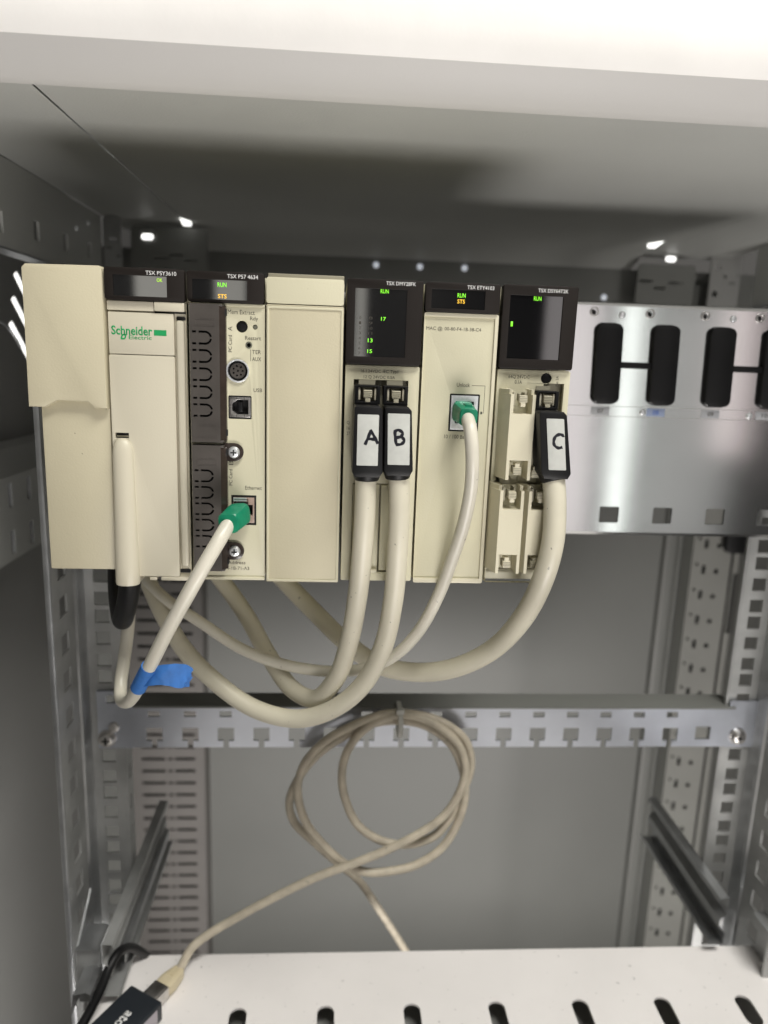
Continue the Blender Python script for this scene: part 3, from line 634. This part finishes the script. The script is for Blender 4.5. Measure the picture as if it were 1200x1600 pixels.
box('connector_row', 79.8, 89.0, 1.2, 5, 6.5, 51, 'cream', r, bev=.3); box('connector_row', 94.0, 106.0, 1.2, 5, 6.5, 51, 'cream', r, bev=.3); box('connector_row', 90, 93.2, 2.4, 5, 6, 51, 'cream', r, bev=.3)
box('row_foot', 80.2, 93, .2, 4, 5.4, 7.0, 'cream2', r, bev=.2)
ptext(r, '16 I 24VDC IEC Typ1', 82.2, 100.2, 105.8, 107.7); ptext(r, '12 Q 24VDC 0.5A', 83.6, 98.8, 103.2, 104.9)
ptext(r, 'Q', 76.0, 77.3, 80.8, 82.6); ptext(r, '16', 76.0, 77.6, 78.3, 80.0); ptext(r, '27', 76.0, 77.6, 75.7, 77.4)

for i, s in enumerate('0 1 2 3 4 5 6 7'.split()): text(s, 80.6, 81.6, 131 - i * 2.35, 132.3 - i * 2.35, -1.51, 'unlit', r, 'unlit_digit', th=.02)
for i, s in enumerate('8 9 10 11 12'.split()): text(s, 85.2, 87.0, 131 - i * 2.35, 132.3 - i * 2.35, -1.51, 'unlit', r, 'unlit_digit', th=.02)

# ---- network module
r = empty('network_module', (130, 0, 0), 'plain beige network module with one green plug in its socket', 'network module')
body(r, 111.6, 147.6, 'cream', y0=6)
bezel(r, 111.8, 147.5, 135.7, 149.3, 114.6, 140.3, 137.3, 146.1, 'TSX ETY4103', 131.4, 144.3, 146.6, 148.3)
led(r, 'RUN', 127.0, 130.9, 142.6, 144.6, 'led_g'); led(r, 'STS', 127.1, 130.7, 139.9, 141.8, 'led_a')
plate('front_panel', rr(111.8, 147.6, 1.4, 135.4, .8, 3), [rr(126.1, 141.0, 79.0, 97.4, .4, 2)], 0, 2.2, 'cream', r, bev=.2)
plate('panel_rim', rr(111.7, 147.7, 1.0, 135.5, 1.0, 3), [rect(111.9, 146.0, 3.4, 133.6)], -1.1, .6, 'cream2', r, bev=.3)
plate('socket_shell', rect(126.9, 140.2, 79.8, 96.6), [[(129.2, 83.0), (138.2, 83.0), (138.2, 93.8), (129.2, 93.8)]], -.3, 4, 'chrome', r, bev=.25)
plate('socket_surround', rr(126.15, 140.95, 79.05, 97.35, .4, 2), [rect(126.9, 140.2, 79.8, 96.6)], .3, 4, 'hole', r)
box('socket_cavity', 127, 140, 4, 4.4, 80, 96.5, 'hole', r)
for xx in (130.6, 132.4, 134.2, 136): box('contact', xx, xx + 1.0, .2, 3, 92.6, 94.4, 'chrome', r)
ptext(r, 'MAC @: 00-80-F4-1B-38-C4', 113.0, 139.6, 126.9, 129.0); ptext(r, 'Unlock', 129.2, 135.7, 100.8, 102.7); ptext(r, '10 / 100 BaseTX', 124.3, 139.4, 75.4, 77.3)
line(r, [(136.8, 101.6), (143.2, 101.6), (143.2, 88.4), (141.8, 88.4)]); line(r, [(141.8, 88.4), (142.4, 88.9)], .25); line(r, [(141.8, 88.4), (142.4, 87.9)], .25)

# ---- output module
r = empty('output_module', (167, 0, 0), 'rightmost module with tall display and beige ribbon connectors beside plug C', 'output module')
body(r, 149.0, 185.3, 'cream', y0=7.2)
bezel(r, 149.0, 185.2, 110.4, 149.7, 152.4, 178.2, 115.2, 144.9, 'TSX DSY64T2K', 165.6, 180.2, 146.5, 148.2)
led(r, 'RUN', 163.9, 167.6, 142.6, 144.6, 'led_g'); led(r, '1', 153.5, 154.5, 130.3, 132.6, 'led_g')
plate('front_panel', rr(149.0, 185.3, 1.4, 110.0, 1.0, 3), [rect(153.6, 182.6, 8.6, 103.8), circ(173.4, 106.2, 2.7, 20)], 0, 2.4, 'cream', r, bev=.25)
cyl('round_cap', (173.4, 4, 106.2), (0, -1, 0), 2.6, 2.5, 3.7, 'black', r, 26, bev=.4)
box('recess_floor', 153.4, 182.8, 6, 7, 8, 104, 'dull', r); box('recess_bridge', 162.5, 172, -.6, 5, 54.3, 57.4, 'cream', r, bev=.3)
ptext(r, '64Q 24VDC', 154.5, 165.0, 105.5, 107.4); ptext(r, '0.1A', 157.8, 161.4, 103.2, 104.9); ptext(r, 'Fus 2A', 178.2, 179.5, 102.6, 107.6, rot=90)
for s, zz in (('Q', 80.4), ('32', 77.8), ('47', 75.2)): ptext(r, s, 150.3, 152.3, zz, zz + 1.8)
for s, zz in (('Q', 34.6), ('48', 31.9), ('63', 29.2)): ptext(r, s, 150.3, 152.5, zz, zz + 1.8)
def ribbon_connector(x0, x1, z0, z1, label):
    y0 = -13.5; n1, n2 = 11.4, 9.6; bm = bmesh.new()
    def prism(poly, a, b, bev=.3): addplate(bm, poly, [], a, b, 'XY', 0)
    L_ = [(x0 + .4, y0), (x0 + 1.9, y0), (x0 + 1.9, 5), (x0 - 2.4, 5), (x0 - 2.4, -1)]
    addplate(bm, L_, [], z0, z1 - 2.2, 'XY'); addplate(bm, [(x, max(y, y0 + 3.5)) for x, y in L_], [], z1 - 2.2, z1, 'XY')
    addplate(bm, [(x1 - 1.5, y0), (x1, y0), (x1, 5), (x1 - 1.5, 5)], [], z0, z1 - 2.2, 'XY'); addplate(bm, [(x1 - 1.5, y0 + 3.5), (x1, y0 + 3.5), (x1, 5), (x1 - 1.5, 5)], [], z1 - 2.2, z1, 'XY')
    addbox(bm, x0 + .5, x1 - .1, y0 + .05, 4, z0 + n2, z1 - n1, .25)
    c = mesh_obj('ribbon_connector', bm, 'cream2', r, smooth=20); c['label'] = label
    xc = (x0 + x1) / 2 + .4
    box('notch_floor', x0 + 1.9, x1 - 1.5, -3, -2.0, z1 - n1 - .2, z1 - .6, 'cream', c); box('notch_floor', x0 + 1.9, x1 - 1.5, -3, -2.0, z0 + .4, z0 + n2 + .2, 'cream', c)
    latch(c, xc, z1 - 4.4, -13.2, 1); latch(c, xc - .6, z0 + 4.4, -13.2, -1)
    box('notch_post', x0 + 2.3, x0 + 3.6, -10, -3, z1 - 8, z1 - 1.4, 'dull', c, bev=.2); box('notch_post', xc + 1.4, xc + 2.2, -9, -3, z1 - 4, z1 - 1.4, 'dull', c, bev=.2)
    return c
ribbon_connector(152.8, 165.3, 57.4, 100.8, 'upper left beige connector, free of any cable')
ribbon_connector(150.9, 163.2, 10.2, 54.2, 'lower left beige connector, free of any cable')
ribbon_connector(165.2, 177.6, 10.2, 54.2, 'lower right beige connector, partly behind the thick cable')
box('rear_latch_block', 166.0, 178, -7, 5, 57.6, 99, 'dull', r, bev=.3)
latch(r, 169.0, 60.2, -9.5, -1)

# ================================================================ plugs and cables
def plug(x0, x1, z0, z1, tilt, label, letter, hx0, hx1, path, rad, cab_label=None, slx=None):
    r = empty('cable_plug', ((x0 + x1) / 2, -10, z1), label, 'cable plug', 'black plugs with handwritten letters')
    xc = (x0 + x1) / 2
    def xf(a, b): return (a + (z1 - b) * tilt, b)
    # tapered hood
    o = [(x0 + .8, z1), (x1 - 1.6, z1), (x1 - .1, z1 - 1.6), (x1 + .7, z0 + 2.6), (x1 - .9, z0), (x0 + .9, z0), (x0 - .4, z0 + 2.6), (x0 + .1, z1 - .8)]
    h = plate('plug_hood', [xf(*p) for p in o], [], -21.5, -5, 'black', r, bev=.9)
    h['label'] = 'black plug hood'
    k = plate('plug_head', rect(hx0, hx1, z1 + .2, 100.4), [rect(hx0 + 1.7, hx1 - 1.7, z1 + 1.6, 99.6)], -9.5, -1, 'black', r, bev=.35)
    box('head_floor', hx0 + .8, hx1 - .8, -4.5, -3, z1 + 1, 100, 'dull', r)
    for xx in (hx0 + 1.75, hx1 - 2.75): box('guide', xx, xx + 1.0, -8.6, -3, z1 + 2, 99.2, 'grey_cream', r, bev=.3)
    latch(r, (hx0 + hx1) / 2 + .2, 96.4, -9.9, 1, s=1.06)
    box('keyway', hx0 + 2, hx1 - 2, -.6, .5, 100.5, 102.6, 'dull', r)
    # collar round the cable
    e = xf(xc + .2, z0)
    bm = bmesh.new(); addcyl(bm, (e[0] - tilt, -14, z0 + 2.2), (tilt * 1.0, 0, -1), 7.2, 5.9, 4.6, 28, bev=.6); mesh_obj('plug_collar', bm, 'black', r, smooth=50)
    if slx: a0, a1, b0, b1 = slx
    s = plate('letter_label', [xf(*p) for p in rr(a0, a1, b0, b1, .4, 3)], [], -21.75, -21.4, 'sticker', r, bev=.08)
    strokes('handwritten_letter', letter, 1.4, -21.8, 'marker', s, xf)
    c = tube('cable', path, rad, 'cable', r, n=24, k=10)
    return r
LA = [[(84.4, 73.6), (85.6, 76.6), (87.0, 80.4)], [(86.6, 80.6), (88.4, 78.0), (90.4, 74.2)], [(85.4, 76.6), (87.2, 76.4), (89.2, 76.2)]]
plug(78.8, 92.2, 58.2, 91.4, 0.004, 'black plug with a handwritten A and its thick cable, left of its twin', [[(a - .2, b) for a, b in l] for l in LA], 79.2, 91.3,
     [(85.4, -14.0, 62.7), (85.6, -13.5, 46.4), (85.1, -11.0, 23.5), (83.5, -4.0, -5.3), (79.9, 8.0, -36.1), (73.6, 18.0, -60.9), (61.9, 28.0, -78.2), (47.8, 40.0, -77.2), (33.5, 54.0, -63.3), (18.4, 70.0, -43.9), (1.3, 82.0, -24.6), (-13.6, 90.0, -8.5)], 5.15, slx=(80.5, 90.4, 63.9, 87.6))
LB = [[(97.6, 80.2), (97.8, 77.4), (98.3, 74.2)], [(97.2, 79.9), (99.2, 80.9), (101.2, 79.6), (100.4, 77.9), (98.2, 77.3)], [(98.4, 77.4), (100.8, 77.6), (102, 76), (100.6, 74.4), (98.0, 74.1)]]
plug(93.0, 105.6, 59.2, 91.4, 0.03, 'black plug with a handwritten B and its thick cable, right of plug A', LB, 92.9, 104.6,
     [(101.0, -14.0, 63.1), (102.1, -14.0, 43.7), (102.2, -12.0, 20.8), (101.5, -6.0, -7.8), (97.4, 2.0, -37.1), (87.5, 10.0, -61.7), (72.2, 16.0, -78.3), (52.5, 22.0, -87.3), (28.4, 30.0, -85.6), (5.3, 40.0, -74.6), (-15.8, 52.0, -58.8), (-30.7, 66.0, -42.2), (-43.1, 80.0, -24.6), (-52.9, 90.0, -9.1)], 5.15, slx=(94.3, 104.6, 64.6, 88.4))
LC = [[(177.3, 80.4), (176.0, 81.0), (173.8, 80.2), (172.6, 78.0), (172.8, 75.9), (174.6, 74.6), (176.6, 75.0)], [(177.6, 80.6), (176.8, 80.2)]]
plug(165.2, 178.6, 59.6, 91.4, 0.125, 'black plug with a handwritten C and its thick cable, at the right end', [[(a - 1.2, b) for a, b in l] for l in LC], 166.6, 177.6,
     [(176.3, -14.0, 61.8), (177.6, -17.0, 47.5), (177.3, -20.0, 29.0), (174.7, -17.0, 8.6), (169.2, -4.0, -17.4), (157.7, 14.0, -42.8), (138.7, 24.0, -57.5), (118.1, 34.0, -64.1), (98.2, 44.0, -63.9), (79.2, 56.0, -54.8), (59.4, 70.0, -40.5), (38.7, 84.0, -23.8), (21.9, 92.0, -8.4)], 5.5, slx=(168.4, 176.8, 64.0, 88.2))

# green booted network cables
def boot(r, p0, p1, w0, w1, ribs=5, m='boot'):
    p0 = Vector(p0); p1 = Vector(p1); ax = (p1 - p0); L_ = ax.length; ax.normalize(); q = Vector((0, 0, 1)).rotation_difference(ax).to_matrix()
    bm = bmesh.new(); rings = []; n = 24
    st_ = []
    for i in range(ribs * 2 + 2):
        t = i / (ribs * 2 + 1); wd = w0 + (w1 - w0) * t; 
        if 0 < i < ribs * 2 + 1 and i % 2 == 0: wd *= .80
        st_.append((t, wd))
    st_ += [(1.03, w1 * .9)]
    for t, wd in st_:
        rg = []
        for a in range(n):
            th = 2 * math.pi * a / n; c_, s_ = math.cos(th), math.sin(th); e = 4
            rad = wd / 2 / ((abs(c_) ** e + abs(s_) ** e) ** (1 / e))
            rg.append(bm.verts.new(p0 + q @ Vector((rad * c_, rad * s_, t * L_))))
        rings.append(rg)
    for a, b in zip(rings, rings[1:]):
        for i in range(n): bm.faces.new([a[i], a[(i + 1) % n], b[(i + 1) % n], b[i]])
    bm.faces.new(list(reversed(rings[0]))); bm.faces.new(rings[-1])
    return mesh_obj('plug_boot', bm, m, r, smooth=30)
r = empty('network_cable', (25, -8, 36), 'thin white cable with a green boot in the processor socket, dropping left past blue tape', 'network cable')
boot(r, (24.0, -3.0, 35.6), (21.7, -24.0, 35.5), 10.8, 9.6)
box('clear_plug', 21.6, 27.9, -4, 3, 32.5, 40.6, 'hole', r, bev=.3)
tube('cable', [(21.7, -22.0, 35.3), (18.3, -29.0, 29.0), (11.6, -33.0, 17.2), (3.0, -32.0, 1.4), (-6.5, -28.0, -15.9), (-16.5, -20.0, -35.6), (-26.6, -8.0, -54.7), (-36.1, 6.0, -69.1), (-43.9, 20.0, -73.8), (-45.9, 28.0, -68.1), (-45.4, 34.0, -57.3), (-44.3, 40.0, -40.6), (-44.1, 44.0, -22.9), (-45.8, 50.0, -5.9)], 3.45, 'cable2', r, k=12)
r = empty('network_cable', (134, -8, 88), 'thin white cable with green boot in the network module, sweeping left below plugs', 'network cable')
boot(r, (132.7, 1.0, 88.8), (133.0, -16.0, 87.3), 10.4, 8.6, ribs=2)
tube('cable', [(132.7, -14.0, 87.4), (133.1, -22.0, 81.9), (134.5, -23.0, 70.6), (135.6, -19.0, 54.8), (134.1, -13.0, 34.6), (130.3, -7.0, 14.9), (125.4, -1.0, -5.7), (117.1, 6.0, -27.8), (105.4, 14.0, -45.4), (90.4, 24.0, -57.4), (71.8, 34.0, -64.0), (45.8, 40.0, -63.2), (19.4, 46.0, -56.1), (-7.6, 54.0, -41.6), (-27.4, 64.0, -32.6), (-42.8, 76.0, -23.4), (-56.4, 88.0, -12.8)], 3.25, 'cable2', r, k=12)
for (nm, a0_, a1_, b0_, b1_) in (('boot_latch', 132.0, 135.6, 90.8, 93.2),):
    box(nm, a0_, a1_, -11, .5, b0_, b1_, 'boot', r, bev=.4)
    box('clear_plug', 129.6, 137.6, -3.2, 2, 83.6, 92.2, 'nickel', r, bev=.3)
# blue tape
tp = empty('tape_flag', (-22, -10, -62), 'torn blue paper tape flag wrapped round the thin white cable', 'tape')
P_ = smooth_path([(-16.5, -20.0, -35.6), (-20.6, -15.5, -43.3), (-26.6, -8.0, -54.7)], 8)
tube('tape_wrap', P_[3:], 3.95, 'tape', tp, n=28, raw=True)
up = [(-18.7, -19.0, -40.0), (-13.6, -20.5, -37.3), (-8.6, -21.0, -36.1), (-3.9, -20.0, -36.1), (-0.2, -18.5, -37.4), (2.3, -17.5, -39.6)]
lo = [(-23.4, -14.0, -51.2), (-17.6, -18.0, -48.6), (-12.3, -19.5, -47.8), (-8.1, -19.0, -48.7), (-4.0, -18.0, -49.9), (-1.7, -17.0, -50.0)]
bm = bmesh.new(); rows = []
U = smooth_path(up, 4); W = smooth_path(lo, 4); J = 8
for i, (a, b) in enumerate(zip(U, W)):
    row = []
    for j in range(J + 1):
        p = a.lerp(b, j / J); p.y += .4 * math.sin(i * .4 + j * .5) + .12 * math.sin(i * 1.3 - j * .9)
        if i == len(U) - 1: p = p + Vector(((0, 1.1, .4, 1.3, -.6, .6, -1.2, .3, -.8)[j], 0, 0))
        row.append(bm.verts.new(p))
    rows.append(row)
for a, b in zip(rows, rows[1:]):
    for j in range(J): bm.faces.new([a[j], a[j + 1], b[j + 1], b[j]])
ft = bmesh.ops.extrude_face_region(bm, geom=bm.faces[:])
for v in ft['geom']:
    if isinstance(v, bmesh.types.BMVert): v.co.y += .22
mesh_obj('tape_tail', bm, 'tape', tp, smooth=30)
bm = bmesh.new(); q = [(-4.4, -15.0, -51.3), (-0.1, -15.0, -44.8), (2.0, -14.5, -45.7), (0.3, -14.5, -48.4), (0.3, -14.5, -50.8)]
vs = [bm.verts.new(p) for p in q]; vs2 = [bm.verts.new((p[0], p[1] + .22, p[2])) for p in q]; bm.faces.new(vs); bm.faces.new(list(reversed(vs2)))
for i in range(5): bm.faces.new([vs[i], vs[(i + 1) % 5], vs2[(i + 1) % 5], vs2[i]])
mesh_obj('tape_tail', bm, 'tape', tp, smooth=0)

# black supply cable
bc = empty('supply_cable', (-31, 10, 0), 'thick black supply cable leaving the bottom of the power supply', 'cable')
tube('cable', [(-31.0, 2.0, 6.4), (-32.1, 4.0, -2.7), (-34.8, 9.0, -12.9), (-39.4, 18.0, -23.9), (-45.6, 34.0, -33.8), (-50.3, 46.0, -31.3), (-53.3, 54.0, -22.5), (-54.8, 60.0, -8.9)], 5.4, 'black', bc, n=22)

# tan patch cable: from the adapter up into two hanging turns
pc_ = empty('patch_cable', (120, 100, -130), 'long tan patch cable hanging in loops from the cross rail, plugged into the black adapter', 'patch cable')
K = lambda *a: a
path = [(-32, 64, -299.5), (-28.5, 69.6, -299.3), (-20.9, 77.0, -287.7), (-10.0, 82.0, -281.2), (5.5, 85.0, -272.9), (22.1, 86.0, -263.2), (44.1, 88.0, -252.0), (66.1, 90.0, -242.2), (88.3, 91.0, -234.1), (110.6, 93.0, -225.7), (132.8, 94.0, -214.0), (150.7, 96.0, -201.9), (162.3, 98.0, -184.3), (166.1, 100.0, -165.6), (160.5, 102.0, -148.6), (143.9, 104.0, -134.6), (126.0, 106.0, -128.9), (108.3, 108.0, -131.9), (91.6, 106.0, -142.5), (82.2, 104.0, -157.9), (79.9, 102.0, -173.9), (82.9, 101.0, -190.7), (92.4, 100.0, -210.2), (111.0, 100.0, -223.2), (129.5, 101.0, -226.2), (147.8, 102.0, -219.9), (158.9, 104.0, -206.0), (167.0, 106.0, -186.9), (171.4, 106.0, -166.8), (165.6, 106.0, -146.9), (148.8, 107.0, -134.2), (128.4, 108.0, -128.9), (108.3, 109.0, -129.5), (88.4, 108.0, -136.7), (67.8, 105.0, -147.7), (53.5, 102.0, -164.0), (49.4, 100.0, -182.3), (55.0, 99.0, -205.6), (67.9, 98.0, -223.8), (84.0, 97.0, -238.7), (97.8, 97.0, -245.1), (116.1, 97.0, -244.8), (134.4, 98.0, -240.7), (152.4, 99.0, -228.1), (163.7, 101.0, -208.1), (167.8, 103.0, -185.0), (162.5, 104.0, -162.1), (153.9, 106.0, -148.4), (137.9, 109.0, -138.2), (119.9, 111.0, -135.4), (99.8, 112.0, -138.4), (79.8, 111.0, -148.1), (62.1, 108.0, -160.2), (47.9, 112.0, -183.5), (42.8, 116.0, -202.8), (46.5, 118.0, -219.8), (60.6, 120.0, -237.2), (80.0, 124.0, -259.4), (95.1, 130.0, -278.1), (108.8, 140.0, -306.5), (123.3, 150.0, -337.9), (139.3, 165.0, -376.6), (161.3, 190.0, -435.3)]
tube('cable', path, 2.95, 'patch', pc_, n=14, k=9)
zt = empty('cable_tie', (117, 116, -130), 'small white cable tie holding the tan cable to the cross rail', 'cable tie')
a0 = (119.3, 100.0, -119.6)
bm = bmesh.new(); lp = [(a0[0] + .5, 100 + 0, -138), (a0[0] + .3, 101, -131), (a0[0], 105, -126.5), (a0[0], 114, -125.6), (a0[0], 123, -127), (a0[0], 126, -133), (a0[0], 122.5, -141), (a0[0], 112, -144), (a0[0], 102, -143), (a0[0] + .5, 100, -138)]
L2 = smooth_path(lp, 5); vv = []
for i, p in enumerate(L2):
    t = (L2[min(i + 1, len(L2) - 1)] - L2[max(i - 1, 0)]).normalized(); nn = Vector((0, -t.z, t.y)) * .5
    vv.append([bm.verts.new(p + Vector((sx * 1.6, 0, 0)) + nn * sn) for sx, sn in ((-1, 1), (1, 1), (1, -1), (-1, -1))])
for a, b in zip(vv, vv[1:]):
    for i in range(4): bm.faces.new([a[i], a[(i + 1) % 4], b[(i + 1) % 4], b[i]])
mesh_obj('strap', bm, 'nylon', zt, smooth=50); box('tie_head', a0[0] - 2.8, a0[0] + 2.8, 103, 107, -127.2, -123.4, 'nylon', zt, bev=.8)

# adapter on the shelf
ad = empty('network_adapter', (-58, 40, -306), 'blue black adapter lying on the shelf with a tan cable plugged in', 'adapter')
ex = Vector((.856, -.517, 0)).normalized(); ey = Vector((-.517, -.856, 0)).normalized()      # across / away from the plug
O_ = Vector((-43.2, 45.8, -306))
def AD(a, b, d): return O_ + ex * a + ey * b + Vector((0, 0, d))
def abox(name, a0, a1, b0, b1, d0, d1, m, parent, bev=0, seg=2):
    bm = addbox(bmesh.new(), a0, a1, b0, b1, d0, d1, bev, seg)
    for v in bm.verts: v.co = AD(*v.co)
    return mesh_obj(name, bm, m, parent)
abox('adapter_shell', -13.6, 13.6, 0, 62, .8, 14.5, 'dongle', ad, 1.6, 3)
abox('side_strip', 13.2, 13.9, 5, 60, 2.5, 12.5, 'side', ad, .3)
abox('shell_base', -12, 12, .6, 61, .05, 1.2, 'black', ad, .3)
text('atolla', 15.4, 35.0, -2.2, 4.4, 0, 'white_ink', ad, weight=.03, plane=lambda a, b, d: AD(b + 1.0, a + .0, 14.55 - (d)))
abox('metal_plug', -5.4, 6.4, -13, 2, 2.4, 10.6, 'nickel', ad, .3); abox('plug_step', -4.2, 5.2, -12.6, 0, 10.5, 11.2, 'nickel', ad, .2)
bm = bmesh.new(); rg = []
for t, wd, hh in ((-12, 5.7, 4.3), (-17, 5.9, 4.5), (-19.5, 5.9, 4.5), (-26, 4.7, 3.9), (-29, 3.9, 3.6), (-29.4, 3.3, 3.2)):
    rg.append([bm.verts.new(AD(.5 + wd * max(-1, min(1, 1.25 * c)), t, 6.5 + hh * max(-1, min(1, 1.25 * s)))) for c, s in [(math.cos(2 * math.pi * i / 20), math.sin(2 * math.pi * i / 20)) for i in range(20)]])
for a, b in zip(rg, rg[1:]):
    for i in range(20): bm.faces.new([a[i], a[(i + 1) % 20], b[(i + 1) % 20], b[i]])
bm.faces.new(rg[0]); bm.faces.new(rg[-1])
bt = mesh_obj('plug_boot', bm, 'ivory', pc_, smooth=40)
for i in range(4):
    for a in (-2.9, .6): abox('strain_rib', a, a + 2.8 - .25 * i, -20.4 - 2.2 * i - .8, -20.4 - 2.2 * i, 10.2 - .22 * i, 11.6 - .3 * i, 'ivory', bt, .25)

# black lead at the shelf's left edge
bl = empty('black_lead', (-80, 60, -300), 'black lead curling round the left rear corner of the shelf', 'cable')
tube('cable', [(-54.4, 104.0, -338.2), (-55.0, 98.0, -317.6), (-57.9, 84.0, -295.4), (-61.9, 72.0, -281.6), (-65.0, 60.0, -274.9), (-68.1, 52.0, -278.0), (-71.5, 45.0, -286.1), (-76.1, 38.0, -295.3), (-81.7, 30.0, -303.5), (-89.2, 20.0, -315.0)], 3.0, 'black', bl, n=16)
# bent wire at far left
wr = tube('bent_wire', [(-162.4, 150.0, 129.6), (-154.7, 160.0, 128.3), (-152.5, 166.0, 124.9), (-149.6, 170.0, 118.3), (-148.2, 174.0, 112.0)], 1.0, 'metal', None, n=10); tag(wr, 'thin bent wire end sticking in at the left edge below the vents', 'wire')
